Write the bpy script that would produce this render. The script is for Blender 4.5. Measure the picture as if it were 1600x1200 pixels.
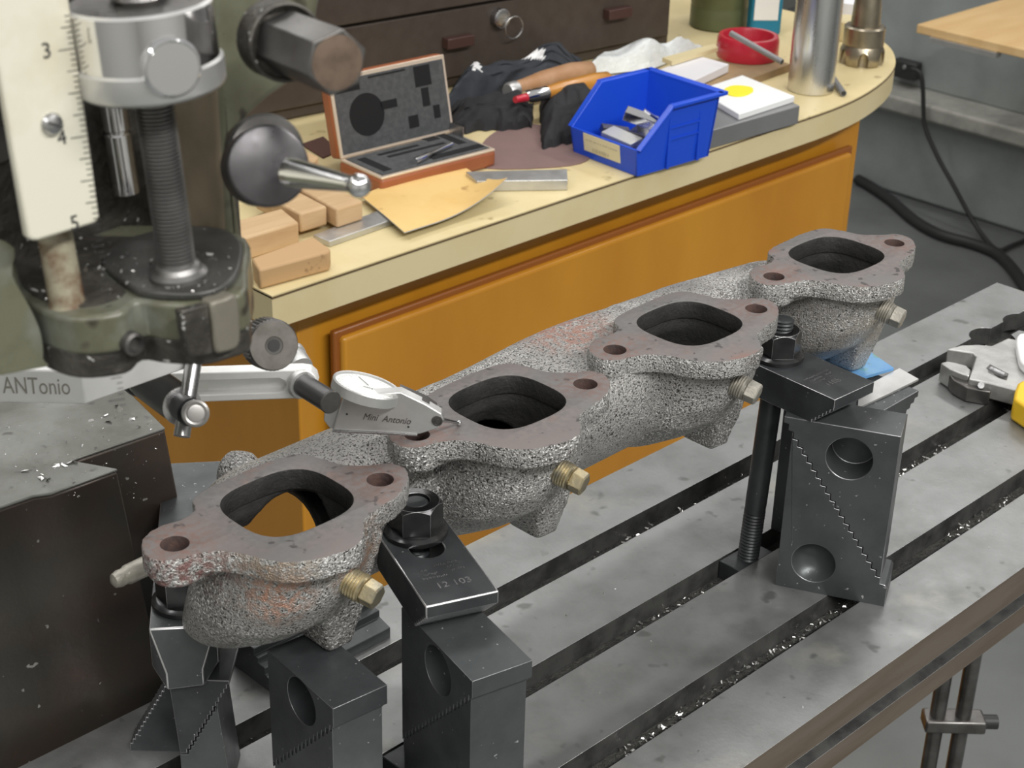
import bpy, bmesh, math, random
from mathutils import Vector as V, Matrix, noise as mnoise

for o in list(bpy.data.objects):
    bpy.data.objects.remove(o, do_unlink=True)
SC = bpy.context.scene
COL = SC.collection
rnd = random.Random(7)

# ------------------------------------------------------------------ camera
YAW, PITCH, ROLL, FPX = 0.78945508, 0.46627401, 0.0266008, 2610.4
CC = V((0.0, -0.35566, 0.50905))
_f = V((math.sin(YAW)*math.cos(PITCH), math.cos(YAW)*math.cos(PITCH), -math.sin(PITCH)))
_r = V((math.cos(YAW), -math.sin(YAW), 0.0))
_u = _r.cross(_f)
CR = math.cos(ROLL)*_r + math.sin(ROLL)*_u
CU = -math.sin(ROLL)*_r + math.cos(ROLL)*_u
CF = _f
cam = bpy.data.cameras.new('camera')
cam.sensor_fit = 'HORIZONTAL'
cam.sensor_width = 36.0
cam.lens = FPX*36.0/1600.0
cam.clip_start = 0.02
cam.clip_end = 60
cam.dof.use_dof = True
cam.dof.focus_distance = 0.82
cam.dof.aperture_fstop = 34
co = bpy.data.objects.new('camera', cam)
COL.objects.link(co)
co.matrix_world = Matrix(((CR.x, CU.x, -CF.x, CC.x), (CR.y, CU.y, -CF.y, CC.y), (CR.z, CU.z, -CF.z, CC.z), (0, 0, 0, 1)))
SC.camera = co
SC.view_settings.view_transform = 'Standard'
SC.view_settings.look = 'None'
SC.view_settings.gamma = 1.0
SC.view_settings.use_curve_mapping = False
SC.view_settings.exposure = 0.0

# ------------------------------------------------------------------ light: room ambience and ceiling tubes, one of them an added fill
w = bpy.data.worlds.new('room_light')
SC.world = w
w.use_nodes = True
w.node_tree.nodes['Background'].inputs[0].default_value = (1.0, 0.99, 0.97, 1)
w.node_tree.nodes['Background'].inputs[1].default_value = 0.42
def area(name, loc, sx, sy, power, rot=(0, 0, 0), col=(1, 0.98, 0.95)):
    l = bpy.data.lights.new(name, 'AREA')
    l.shape = 'RECTANGLE'; l.size = sx; l.size_y = sy; l.energy = power; l.color = col
    o = bpy.data.objects.new(name, l)
    o.location = loc; o.rotation_euler = rot
    COL.objects.link(o)
    return o
area('ceiling_tube_or_fill', (1.0, 0.75, 1.75), 2.4, 0.16, 14)
area('ceiling_tube_or_fill', (0.4, -1.5, 1.75), 2.4, 0.2, 95)
area('ceiling_tube_or_fill', (-1.3, -0.5, 1.75), 0.2, 2.4, 34)  # unseen fill lamp, added behind-left of the camera to brighten front faces
area('ceiling_tube_or_fill', (1.4, 2.3, 1.75), 2.4, 0.16, 20)
area('ceiling_tube_or_fill', (3.0, 0.6, 1.75), 0.16, 2.4, 19)

# ------------------------------------------------------------------ pixel rays (photo frame 1600 x 1200)
def ray(px, py):
    return CF + CR*((px-800)/FPX) - CU*((py-600)/FPX)
def onz(px, py, z=0.0):
    d = ray(px, py); return CC + d*((z-CC.z)/d.z)
def ony(px, py, y):
    d = ray(px, py); return CC + d*((y-CC.y)/d.y)
def onx(px, py, x):
    d = ray(px, py); return CC + d*((x-CC.x)/d.x)
def onp(px, py, O, n):
    d = ray(px, py); return CC + d*((O-CC).dot(n)/d.dot(n))
def dep(px, py, D):
    return CC + ray(px, py)*D
def polyz(pts, z):
    return [onz(a, b, z) for a, b in pts]
def polyp(pts, O, n):
    return [onp(a, b, O, n) for a, b in pts]
UP = V((0, 0, 1)); XA = V((1, 0, 0)); YA = V((0, 1, 0))

# ------------------------------------------------------------------ mesh builder
def frame(axis):
    a = V(axis).normalized()
    t = UP if abs(a.z) < 0.9 else XA
    x = t.cross(a).normalized()
    return x, a.cross(x), a
class MB:
    def __init__(s): s.v = []; s.f = []
    def add(s, vs, fs):
        n = len(s.v); s.v += [V(p) for p in vs]; s.f += [tuple(i+n for i in q) for q in fs]; return s
    def box(s, c, size, R=None):
        c = V(c); h = V(size)*0.5
        vs = []
        for z in (-1, 1):
            for y in (-1, 1):
                for x in (-1, 1):
                    p = V((x*h.x, y*h.y, z*h.z))
                    vs.append(c + (R @ p if R else p))
        return s.add(vs, [(0, 2, 3, 1), (4, 5, 7, 6), (0, 1, 5, 4), (2, 6, 7, 3), (0, 4, 6, 2), (1, 3, 7, 5)])
    def prism(s, poly, vec):
        n = len(poly); vec = V(vec)
        vs = [V(p) for p in poly] + [V(p)+vec for p in poly]
        fs = [tuple(range(n)), tuple(range(2*n-1, n-1, -1))] + [(i, (i+1) % n, n+(i+1) % n, n+i) for i in range(n)]
        return s.add(vs, fs)
    def loft(s, rings, caps=True, closed=False):
        n = len(rings[0]); vs = [p for r in rings for p in r]; fs = []
        m = len(rings)
        for k in range(m if closed else m-1):
            for i in range(n):
                j = (i+1) % n; k2 = (k+1) % m
                fs.append((k*n+i, k*n+j, k2*n+j, k2*n+i))
        if caps and not closed:
            fs.append(tuple(range(n-1, -1, -1))); fs.append(tuple((m-1)*n+i for i in range(n)))
        return s.add(vs, fs)
    def lathe(s, o, axis, prof, seg=32, caps=True):
        x, y, a = frame(axis); o = V(o)
        rings = [[o + a*h + (x*math.cos(2*math.pi*i/seg) + y*math.sin(2*math.pi*i/seg))*r for i in range(seg)] for r, h in prof]
        return s.loft(rings, caps)
    def cyl(s, a, b, r, seg=24, r2=None):
        a = V(a); b = V(b)
        return s.lathe(a, b-a, [(r, 0), (r if r2 is None else r2, (b-a).length)], seg)
    def tube(s, path, r, seg=10):
        path = [V(p) for p in path]; rings = []
        x = None
        for i, p in enumerate(path):
            t = (path[min(i+1, len(path)-1)] - path[max(i-1, 0)]).normalized()
            if x is None: x = frame(t)[0]
            x = (x - t*x.dot(t)).normalized(); y = t.cross(x)
            rr = r[i] if isinstance(r, (list, tuple)) else r
            rings.append([p + (x*math.cos(2*math.pi*k/seg) + y*math.sin(2*math.pi*k/seg))*rr for k in range(seg)])
        return s.loft(rings)
    def sphere(s, c, r, seg=20, n=12):
        prof = [(max(1e-5, r*math.sin(math.pi*k/n)), -r*math.cos(math.pi*k/n)) for k in range(n+1)]
        return s.lathe(c, UP, prof, seg)
    def bm(s):
        b = bmesh.new()
        vs = [b.verts.new(p) for p in s.v]
        for q in s.f:
            try: b.faces.new([vs[i] for i in q])
            except ValueError: pass
        bmesh.ops.recalc_face_normals(b, faces=b.faces)
        return b
def spl(pts, per=6, closed=True):
    n = len(pts); out = []
    rng = n if closed else n-1
    for i in range(rng):
        if closed: p0, p1, p2, p3 = pts[(i-1) % n], pts[i], pts[(i+1) % n], pts[(i+2) % n]
        else: p0, p1, p2, p3 = pts[max(i-1, 0)], pts[i], pts[i+1], pts[min(i+2, n-1)]
        for k in range(per):
            t = k/per
            out.append(tuple(0.5*((2*p1[j]) + (-p0[j]+p2[j])*t + (2*p0[j]-5*p1[j]+4*p2[j]-p3[j])*t*t + (-p0[j]+3*p1[j]-3*p2[j]+p3[j])*t**3) for j in range(len(p1))))
    if not closed: out.append(tuple(pts[-1]))
    return out
def thing(name, label, cat, loc, group=None):
    o = bpy.data.objects.new(name, None)
    o.empty_display_size = 0.02
    o.location = loc
    COL.objects.link(o)
    o['label'] = label; o['category'] = cat
    if group: o['group'] = group
    return o
def wmat(o):
    m = o.matrix_basis.copy()
    p = o.parent
    while p: m = p.matrix_basis @ m; p = p.parent
    return m
def finish(me, smooth):
    if smooth:
        for p in me.polygons: p.use_smooth = True
        try: me.set_sharp_from_angle(angle=math.radians(smooth))
        except Exception: pass
def obj(name, mb, mat, parent=None, bevel=0, smooth=35, label=None, cat=None, group=None, kind=None, seg=2):
    me = bpy.data.meshes.new(name)
    b = mb.bm() if isinstance(mb, MB) else mb
    pts = [v.co for v in b.verts]
    if parent is None:
        lo = V((min(p.x for p in pts), min(p.y for p in pts), min(p.z for p in pts)))
        hi = V((max(p.x for p in pts), max(p.y for p in pts), max(p.z for p in pts)))
        loc = V(((lo.x+hi.x)/2, (lo.y+hi.y)/2, lo.z))
        T = Matrix.Translation(-loc)
    else:
        T = wmat(parent).inverted()
    bmesh.ops.transform(b, matrix=T, verts=b.verts)
    b.to_mesh(me); b.free()
    finish(me, smooth)
    me.materials.append(mat)
    o = bpy.data.objects.new(name, me)
    COL.objects.link(o)
    if parent is None: o.location = loc
    else: o.parent = parent
    if bevel:
        m = o.modifiers.new('bevel', 'BEVEL'); m.width = bevel; m.segments = seg; m.limit_method = 'ANGLE'; m.angle_limit = math.radians(40)
        m.harden_normals = False
    if label: o['label'] = label
    if cat: o['category'] = cat
    if group: o['group'] = group
    if kind: o['kind'] = kind
    return o
def text_bm(s, size, depth, O, ex, ey, align='CENTER', shear=0.0, sx=1.0):
    """lettering as a mesh laid in the plane O, ex, ey"""
    cu = bpy.data.curves.new('txt', 'FONT')
    cu.body = s; cu.size = size; cu.extrude = depth; cu.align_x = align; cu.align_y = 'CENTER'; cu.resolution_u = 3; cu.shear = shear
    o = bpy.data.objects.new('txt', cu); COL.objects.link(o)
    dg = bpy.context.evaluated_depsgraph_get()
    me = bpy.data.meshes.new_from_object(o.evaluated_get(dg))
    bpy.data.objects.remove(o, do_unlink=True); bpy.data.curves.remove(cu)
    b = bmesh.new(); b.from_mesh(me); bpy.data.meshes.remove(me)
    ex = V(ex).normalized(); ey = V(ey).normalized(); n = ex.cross(ey); ex = ex*sx
    bmesh.ops.transform(b, matrix=Matrix(((ex.x, ey.x, n.x, O[0]), (ex.y, ey.y, n.y, O[1]), (ex.z, ey.z, n.z, O[2]), (0, 0, 0, 1))), verts=b.verts)
    return b
def boolean(o, cutters, op='DIFFERENCE'):
    """apply cutters (MB list) to the mesh object o"""
    for c in cutters:
        me = bpy.data.meshes.new('cut'); b = c.bm()
        bmesh.ops.transform(b, matrix=wmat(o).inverted(), verts=b.verts)
        b.to_mesh(me); b.free()
        co_ = bpy.data.objects.new('cut', me); COL.objects.link(co_); co_.matrix_basis = wmat(o)
        m = o.modifiers.new('b', 'BOOLEAN'); m.object = co_; m.operation = op
        m.solver = 'EXACT'
        dg = bpy.context.evaluated_depsgraph_get(); dg.update()
        nm = bpy.data.meshes.new_from_object(o.evaluated_get(dg))
        o.modifiers.remove(m)
        old = o.data; o.data = nm; nm.name = old.name
        bpy.data.objects.remove(co_, do_unlink=True); bpy.data.meshes.remove(me)
    finish(o.data, 35)

# ------------------------------------------------------------------ materials
def mat(name, col, rough=0.5, metal=0.0, col2=None, scale=20, detail=6, lo=0.4, hi=0.65, bump=0.0, bscale=None, bdist=0.001,
        spec=None, spec_col=None, spec_scale=300, spec_lo=0.62, spec_hi=0.66, rvar=0.0, stretch=None, coat=0.0, col3=None, scale3=8, lo3=0.55, hi3=0.7, alpha=None, trans=0.0, ior=1.45, sss=0.0, bdetail=6, glint=None, glint_scale=900, glint_lo=0.6, glint_hi=0.66):
    m = bpy.data.materials.new(name); m.use_nodes = True
    nt = m.node_tree; N = nt.nodes; L = nt.links
    p = N['Principled BSDF']
    p.inputs['Base Color'].default_value = (*col, 1)
    p.inputs['Roughness'].default_value = rough
    p.inputs['Metallic'].default_value = metal
    p.inputs['Coat Weight'].default_value = coat
    p.inputs['Coat Roughness'].default_value = 0.15
    p.inputs['IOR'].default_value = ior
    p.inputs['Transmission Weight'].default_value = trans
    if alpha is not None: p.inputs['Alpha'].default_value = alpha
    tc = N.new('ShaderNodeTexCoord'); mp = N.new('ShaderNodeMapping')
    L.new(tc.outputs['Object'], mp.inputs[0])
    if stretch: mp.inputs['Scale'].default_value = stretch
    def noi(sc, det=detail, rg=0.6):
        n = N.new('ShaderNodeTexNoise'); n.inputs['Scale'].default_value = sc; n.inputs['Detail'].default_value = det; n.inputs['Roughness'].default_value = rg
        L.new(mp.outputs[0], n.inputs['Vector']); return n
    def ramp(src, a, b):
        r = N.new('ShaderNodeMapRange'); r.inputs['From Min'].default_value = a; r.inputs['From Max'].default_value = b
        L.new(src, r.inputs['Value']); return r.outputs[0]
    def mix(fac, ca, cb):
        x = N.new('ShaderNodeMix'); x.data_type = 'RGBA'
        L.new(fac, x.inputs['Factor'])
        for s_, c_ in ((x.inputs[6], ca), (x.inputs[7], cb)):
            if isinstance(c_, tuple): s_.default_value = (*c_, 1)
            else: L.new(c_, s_)
        return x.outputs[2]
    cur = tuple(col); last = None
    if col2:
        last = noi(scale); cur = mix(ramp(last.outputs[0], lo, hi), cur, tuple(col2))
    if col3:
        n3 = noi(scale3); cur = mix(ramp(n3.outputs[0], lo3, hi3), cur, tuple(col3))
    if spec_col:
        ns = noi(spec_scale, 2, 0.5); cur = mix(ramp(ns.outputs[0], spec_lo, spec_hi), cur, tuple(spec_col))
    if glint:
        mp2 = N.new('ShaderNodeMapping'); mp2.inputs['Location'].default_value = (3.1, 1.7, 0.4); L.new(tc.outputs['Object'], mp2.inputs[0])
        ng = noi(glint_scale, 1, 0.5); L.new(mp2.outputs[0], ng.inputs['Vector'])
        nm_ = noi(24, 3, 0.5); ml = N.new('ShaderNodeMath'); ml.operation = 'MULTIPLY'
        L.new(ramp(ng.outputs[0], glint_lo, glint_hi), ml.inputs[0]); L.new(ramp(nm_.outputs[0], 0.38, 0.6), ml.inputs[1])
        cur = mix(ml.outputs[0], cur, tuple(glint))  # sparkling highlights painted into the base colour
    if not isinstance(cur, tuple): L.new(cur, p.inputs['Base Color'])
    if rvar:
        nr = noi(scale*1.7); r = N.new('ShaderNodeMapRange'); r.inputs['To Min'].default_value = max(0.02, rough-rvar); r.inputs['To Max'].default_value = min(1, rough+rvar)
        r.inputs['From Min'].default_value = 0.3; r.inputs['From Max'].default_value = 0.7
        L.new(nr.outputs[0], r.inputs['Value']); L.new(r.outputs[0], p.inputs['Roughness'])
    if bump:
        nb = noi(bscale or scale, bdetail, 0.6); b = N.new('ShaderNodeBump'); b.inputs['Strength'].default_value = bump; b.inputs['Distance'].default_value = bdist
        L.new(nb.outputs[0], b.inputs['Height']); L.new(b.outputs[0], p.inputs['Normal'])
    m['_mix'] = 1
    return m
MAT = {}
def reg(k, *a, **kw): MAT[k] = mat(k, *a, **kw); return MAT[k]
reg('table_steel', (0.29, 0.295, 0.295), 0.44, 0.75, col2=(0.21, 0.215, 0.21), scale=26, lo=0.42, hi=0.72, bump=0.12, bscale=350, rvar=0.12, col3=(0.36, 0.35, 0.31), scale3=14, lo3=0.58, hi3=0.72, spec_col=(0.16, 0.165, 0.16), spec_scale=75, spec_lo=0.66, spec_hi=0.74)
reg('table_edge', (0.29, 0.235, 0.19), 0.36, 0.8, col2=(0.22, 0.165, 0.12), scale=18, stretch=(0.4, 1, 3), bump=0.08, bscale=300, rvar=0.1)  # warm reflection on the front face is put into this brown
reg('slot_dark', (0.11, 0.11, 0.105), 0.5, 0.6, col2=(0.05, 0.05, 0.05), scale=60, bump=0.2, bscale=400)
reg('chip_metal', (0.75, 0.74, 0.72), 0.28, 1.0)
reg('black_oxide', (0.035, 0.037, 0.04), 0.40, 0.35, col2=(0.055, 0.06, 0.063), scale=35, bump=0.05, bscale=500, rvar=0.1, spec_col=(0.3, 0.3, 0.3), spec_scale=420, spec_lo=0.73, spec_hi=0.76)
reg('grey_oxide', (0.085, 0.093, 0.095), 0.38, 0.5, col2=(0.06, 0.065, 0.068), scale=28, bump=0.05, bscale=500, rvar=0.1, spec_col=(0.4, 0.4, 0.4), spec_scale=380, spec_lo=0.72, spec_hi=0.76)
reg('nut_black', (0.05, 0.05, 0.052), 0.24, 0.85, col2=(0.1, 0.1, 0.1), scale=40, rvar=0.08)
reg('worn_lit_edge', (0.75, 0.75, 0.76), 0.34, 1.0)  # bare worn edges, with white edge highlights also put into the colour
reg('dim_edge', (0.26, 0.265, 0.27), 0.35, 0.9)  # fainter step block version: worn edge with its highlight painted in
reg('aluminium', (0.78, 0.78, 0.78), 0.3, 1.0, col2=(0.66, 0.66, 0.67), scale=30, stretch=(1, 1, 0.15), rvar=0.08)
reg('satin_aluminium', (0.62, 0.62, 0.61), 0.40, 0.8, col2=(0.55, 0.55, 0.54), scale=45, rvar=0.08, bump=0.04, bscale=400)
reg('bright_aluminium', (0.80, 0.80, 0.79), 0.45, 0.45, col2=(0.74, 0.74, 0.72), scale=60, rvar=0.06)
reg('cast_iron', (0.42, 0.414, 0.40), 0.38, 0.5, col2=(0.29, 0.285, 0.275), scale=18, bump=0.9, bscale=1250, bdist=0.0016, rvar=0.12, spec_col=(0.045, 0.042, 0.038), spec_scale=1050, spec_lo=0.54, spec_hi=0.62, glint=(0.85, 0.84, 0.82), glint_scale=900, glint_lo=0.57, glint_hi=0.64, bdetail=2, col3=(0.20, 0.185, 0.175), scale3=26, lo3=0.55, hi3=0.75)
reg('flange_face', (0.168, 0.145, 0.139), 0.60, 0.3, col2=(0.15, 0.146, 0.143), scale=34, lo=0.44, hi=0.6, bump=0.25, bscale=300, bdist=0.0006, spec_col=(0.06, 0.055, 0.055), spec_scale=160, spec_lo=0.64, spec_hi=0.7, col3=(0.20, 0.12, 0.10), scale3=28, lo3=0.58, hi3=0.7)
reg('bore_dark', (0.05, 0.049, 0.047), 0.55, 0.35, col2=(0.03, 0.03, 0.029), scale=60, bump=0.6, bscale=420, bdist=0.001)  # the unlit depth of the bores is put into this dark colour
reg('rust_hole', (0.085, 0.048, 0.04), 0.85, 0.0, col2=(0.05, 0.035, 0.032), scale=200, bump=0.5, bscale=500)
reg('brass', (0.52, 0.44, 0.27), 0.36, 0.85, col2=(0.32, 0.30, 0.24), scale=120, rvar=0.1, bump=0.2, bscale=600)
reg('dull_plug', (0.42, 0.40, 0.35), 0.48, 0.7, col2=(0.30, 0.285, 0.25), scale=120, bump=0.3, bscale=500)
reg('steel', (0.55, 0.55, 0.555), 0.28, 1.0, col2=(0.42, 0.42, 0.43), scale=60, rvar=0.08)
reg('thread_steel', (0.27, 0.265, 0.26), 0.38, 0.85, col2=(0.2, 0.195, 0.19), scale=80)
reg('dark_steel', (0.16, 0.155, 0.15), 0.36, 0.85, col2=(0.10, 0.095, 0.09), scale=50, rvar=0.1)
reg('black_plastic', (0.02, 0.02, 0.021), 0.35, 0.0)
reg('head_paint', (0.105, 0.107, 0.072), 0.36, 0.0, col2=(0.065, 0.062, 0.038), scale=32, lo=0.42, hi=0.62, coat=0.3, bump=0.25, bscale=90, bdist=0.0008, rvar=0.12, col3=(0.155, 0.165, 0.145), scale3=24, lo3=0.52, hi3=0.66, spec_col=(0.03, 0.026, 0.018), spec_scale=75, spec_lo=0.66, spec_hi=0.72)
reg('grime', (0.035, 0.032, 0.028), 0.38, 0.25, col2=(0.075, 0.07, 0.06), scale=90, bump=0.8, bscale=260, bdist=0.0014, spec_col=(0.5, 0.5, 0.48), spec_scale=330, spec_lo=0.7, spec_hi=0.73)
reg('scale_white', (0.56, 0.545, 0.455), 0.35, 0.0, col2=(0.46, 0.42, 0.31), scale=30, lo=0.5, hi=0.75, coat=0.2)
reg('ink', (0.03, 0.03, 0.03), 0.6, 0.0)
reg('column_iron', (0.045, 0.043, 0.037), 0.42, 0.3, col2=(0.06, 0.042, 0.034), scale=20, bump=0.15, bscale=220, rvar=0.12, spec_col=(0.3, 0.3, 0.28), spec_scale=170, spec_lo=0.72, spec_hi=0.76)
reg('column_top', (0.20, 0.205, 0.19), 0.46, 0.45, col2=(0.12, 0.12, 0.105), scale=22, bump=0.3, bscale=160, rvar=0.15, spec_col=(0.07, 0.07, 0.06), spec_scale=90, spec_lo=0.66, spec_hi=0.74)
reg('dial_white', (0.85, 0.86, 0.84), 0.4, 0.0)
reg('orange_wood', (0.56, 0.255, 0.022), 0.36, 0.0, col2=(0.47, 0.195, 0.014), scale=7, stretch=(1, 1, 0.35), lo=0.35, hi=0.7, coat=0.35, rvar=0.06)
reg('orange_wood_dark', (0.27, 0.085, 0.012), 0.4, 0.0, coat=0.3)
reg('laminate', (0.70, 0.59, 0.335), 0.42, 0.0, col2=(0.64, 0.52, 0.27), scale=16, lo=0.4, hi=0.7, spec_col=(0.42, 0.33, 0.16), spec_scale=45, spec_lo=0.68, spec_hi=0.76)
reg('laminate_edge', (0.70, 0.60, 0.36), 0.42, 0.0, col2=(0.66, 0.55, 0.31), scale=12)
reg('seam', (0.12, 0.08, 0.04), 0.8)
reg('maple_block', (0.60, 0.42, 0.24), 0.6, 0.0, col2=(0.50, 0.32, 0.165), scale=25, stretch=(0.3, 2.2, 2.2), bump=0.1, bscale=90)
reg('maple_stained', (0.50, 0.32, 0.16), 0.62, 0.0, col2=(0.10, 0.05, 0.02), scale=36, lo=0.62, hi=0.7, bump=0.1, bscale=90)
reg('chest_brown', (0.062, 0.046, 0.037), 0.5, 0.1, col2=(0.078, 0.062, 0.05), scale=60, lo=0.3, hi=0.7, bump=0.15, bscale=500)
reg('chest_handle', (0.07, 0.035, 0.03), 0.4, 0.1)
reg('case_brown', (0.34, 0.11, 0.045), 0.42, 0.0, col2=(0.28, 0.085, 0.035), scale=18, coat=0.2)
reg('case_trim', (0.72, 0.6, 0.48), 0.3, 0.4)
reg('foam_grey', (0.062, 0.064, 0.067), 0.95, 0.0, col2=(0.085, 0.088, 0.09), scale=180, bump=0.4, bscale=700)
reg('foam_black', (0.008, 0.008, 0.009), 0.95, 0.0)
reg('cream_paper', (0.78, 0.54, 0.215), 0.6, 0.0, col2=(0.72, 0.47, 0.165), scale=16, lo=0.45, hi=0.7, spec_col=(0.5, 0.3, 0.11), spec_scale=40, spec_lo=0.67, spec_hi=0.74)
reg('grey_back', (0.5, 0.5, 0.5), 0.5)
reg('maroon_paper', (0.225, 0.145, 0.135), 0.75, 0.0, col2=(0.20, 0.13, 0.12), scale=20, bump=0.1, bscale=600)
reg('dark_maroon', (0.105, 0.05, 0.04), 0.7)
reg('black_cloth', (0.02, 0.02, 0.022), 0.9, 0.0, col2=(0.032, 0.032, 0.036), scale=30, bump=0.2, bscale=500)
reg('navy_cloth', (0.026, 0.03, 0.038), 0.85, 0.0, col2=(0.045, 0.05, 0.06), scale=24, bump=0.2, bscale=500)
reg('white_print', (0.8, 0.8, 0.8), 0.5)
reg('tan_handle', (0.46, 0.27, 0.155), 0.5, 0.0, col2=(0.40, 0.21, 0.10), scale=40)
reg('amber_handle', (0.55, 0.25, 0.045), 0.32, 0.0, coat=0.4, col2=(0.48, 0.2, 0.03), scale=20)
reg('chrome', (0.85, 0.85, 0.86), 0.1, 1.0)
reg('blue_plastic', (0.012, 0.075, 0.62), 0.36, 0.0, coat=0.1)
reg('label_cream', (0.72, 0.66, 0.46), 0.7)
reg('faded_ink', (0.47, 0.43, 0.30), 0.8)
reg('grey_plate', (0.26, 0.262, 0.265), 0.42, 0.5, col2=(0.3, 0.3, 0.305), scale=14)
reg('white_pad', (0.85, 0.86, 0.86), 0.5)
reg('white_box', (0.75, 0.74, 0.77), 0.5, 0.0)
reg('yellow_note', (0.90, 0.78, 0.03), 0.6)
reg('red_plastic', (0.52, 0.022, 0.045), 0.3, 0.0, coat=0.3)
reg('cardboard', (0.34, 0.23, 0.12), 0.8, 0.0, col2=(0.26, 0.18, 0.1), scale=25)
reg('green_can', (0.115, 0.13, 0.06), 0.42, 0.0, col2=(0.09, 0.1, 0.045), scale=14)
reg('teal_bottle', (0.012, 0.21, 0.36), 0.35)
reg('plastic_film', (0.72, 0.75, 0.75), 0.22, 0.0, col2=(0.6, 0.63, 0.63), scale=26, bump=0.7, bscale=45, bdist=0.006, rvar=0.1)
reg('floor_grey', (0.155, 0.165, 0.163), 0.45, 0.0, col2=(0.12, 0.128, 0.125), scale=3.5, bump=0.04, bscale=60, rvar=0.1)
reg('machine_grey', (0.30, 0.325, 0.32), 0.45, 0.0, col2=(0.24, 0.26, 0.257), scale=6, coat=0.1)
reg('rail_grey', (0.44, 0.435, 0.40), 0.42, 0.2, col2=(0.26, 0.255, 0.235), scale=10)
reg('plywood', (0.72, 0.50, 0.25), 0.5, 0.0, col2=(0.64, 0.42, 0.19), scale=9, stretch=(0.5, 3, 1), lo=0.4, hi=0.7)
reg('plywood_edge', (0.52, 0.36, 0.2), 0.6, 0.0, col2=(0.45, 0.3, 0.17), scale=30, stretch=(0.4, 0.4, 5))
reg('cable_black', (0.025, 0.026, 0.026), 0.5)
reg('blue_shim', (0.09, 0.26, 0.55), 0.35, 0.2, col2=(0.16, 0.34, 0.55), scale=40, col3=(0.16, 0.32, 0.24), scale3=55, lo3=0.6, hi3=0.68, spec_col=(0.05, 0.08, 0.13), spec_scale=120, spec_lo=0.68, spec_hi=0.72)
reg('wall_paint', (0.36, 0.36, 0.34), 0.8)
reg('swarf_bed', (0.03, 0.03, 0.028), 0.6, 0.3, col2=(0.06, 0.06, 0.055), scale=200, bump=1.0, bscale=500, bdist=0.002)
reg('wrench_steel', (0.42, 0.42, 0.41), 0.42, 0.8, col2=(0.55, 0.55, 0.53), scale=60, rvar=0.1)
reg('yellow_grip', (0.75, 0.47, 0.02), 0.45)
reg('white_cloth', (0.85, 0.85, 0.85), 0.9)
reg('drill_gold', (0.42, 0.37, 0.28), 0.32, 0.9, col2=(0.3, 0.26, 0.2), scale=40)
# ================================================================== setting
FZ = -0.95
fl = obj('floor', MB().box((2.0, 1.0, FZ-0.02), (9, 9, 0.04)), MAT['floor_grey'], kind='structure')
fl['label'] = 'grey painted shop floor'
wb = obj('wall_back', MB().box((2.0, 3.2, 0.35), (9, 0.1, 2.6)), MAT['wall_paint'], kind='structure')
for nm_, c_, s_ in (('wall_left', (-2.2, 1.0, 0.35), (0.1, 8, 2.6)), ('wall_front', (2.0, -2.9, 0.35), (9, 0.1, 2.6)), ('wall_right', (6.0, 1.0, 0.35), (0.1, 9, 2.6))):
    obj(nm_, MB().box(c_, s_), MAT['wall_paint'], kind='structure')
IN = 0.0254

# ================================================================== milling table
TX0, TX1 = 0.06, 1.1262
tb = thing('milling_table', 'ground steel milling machine table with three long T-slots', 'machine table', (0.59, 0.1143, -0.075))
sl = [2*IN, 4.5*IN, 7*IN]
hw, tw, d1, d2 = 0.3125*IN, 0.57*IN, 0.0135, 0.024
prof = [(0, 0)]
for c in sl:
    prof += [(c-hw, 0), (c-hw, -d1), (c-tw, -d1), (c-tw, -d2), (c+tw, -d2), (c+tw, -d1), (c+hw, -d1), (c+hw, 0)]
prof += [(9*IN, 0), (9*IN, -0.045), (9*IN-0.03, -0.06), (0.03, -0.06), (0.0115, -0.046), (0.0, -0.0445), (0.0, -0.0305), (0.006, -0.0295), (0.006, -0.0215), (0.0, -0.0205)]
prof = prof[::-1]
top = obj('table_top', MB().prism([V((TX0, y, z)) for y, z in prof], (TX1-TX0, 0, 0)), MAT['table_steel'], tb, smooth=0)
hc = ony(1552, 504, sl[2])
cut = MB().cyl((hc.x, sl[2]-0.001, -0.03), (hc.x, sl[2]-0.001, 0.02), 0.0165, 40)
cut2 = MB().cyl((hc.x+0.042, sl[2]-0.004, -0.03), (hc.x+0.042, sl[2]-0.004, 0.02), 0.0165, 40)
boolean(top, [cut, cut2])
finish(top.data, 0)
top.data.materials.append(MAT['table_edge']); top.data.materials.append(MAT['slot_dark'])
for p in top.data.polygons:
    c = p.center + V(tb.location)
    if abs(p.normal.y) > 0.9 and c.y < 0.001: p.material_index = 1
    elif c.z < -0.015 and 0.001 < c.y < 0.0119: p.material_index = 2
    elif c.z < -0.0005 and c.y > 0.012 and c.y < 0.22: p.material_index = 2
m = top.modifiers.new('bevel', 'BEVEL'); m.width = 0.0012; m.segments = 2; m.limit_method = 'ANGLE'; m.angle_limit = math.radians(50); top.data.materials.append(MAT['worn_lit_edge']); m.material = 3
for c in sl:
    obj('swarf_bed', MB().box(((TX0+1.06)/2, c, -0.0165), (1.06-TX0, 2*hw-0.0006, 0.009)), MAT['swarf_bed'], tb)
sd = MB().box((0.43, 0.125, -0.135), (0.34, 0.20, 0.148))
obj('saddle', sd, MAT['head_paint'], tb, bevel=0.004)
obj('knee', MB().box((0.40, 0.13, -0.58), (0.22, 0.19, 0.74)), MAT['head_paint'], tb, bevel=0.006)

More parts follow.
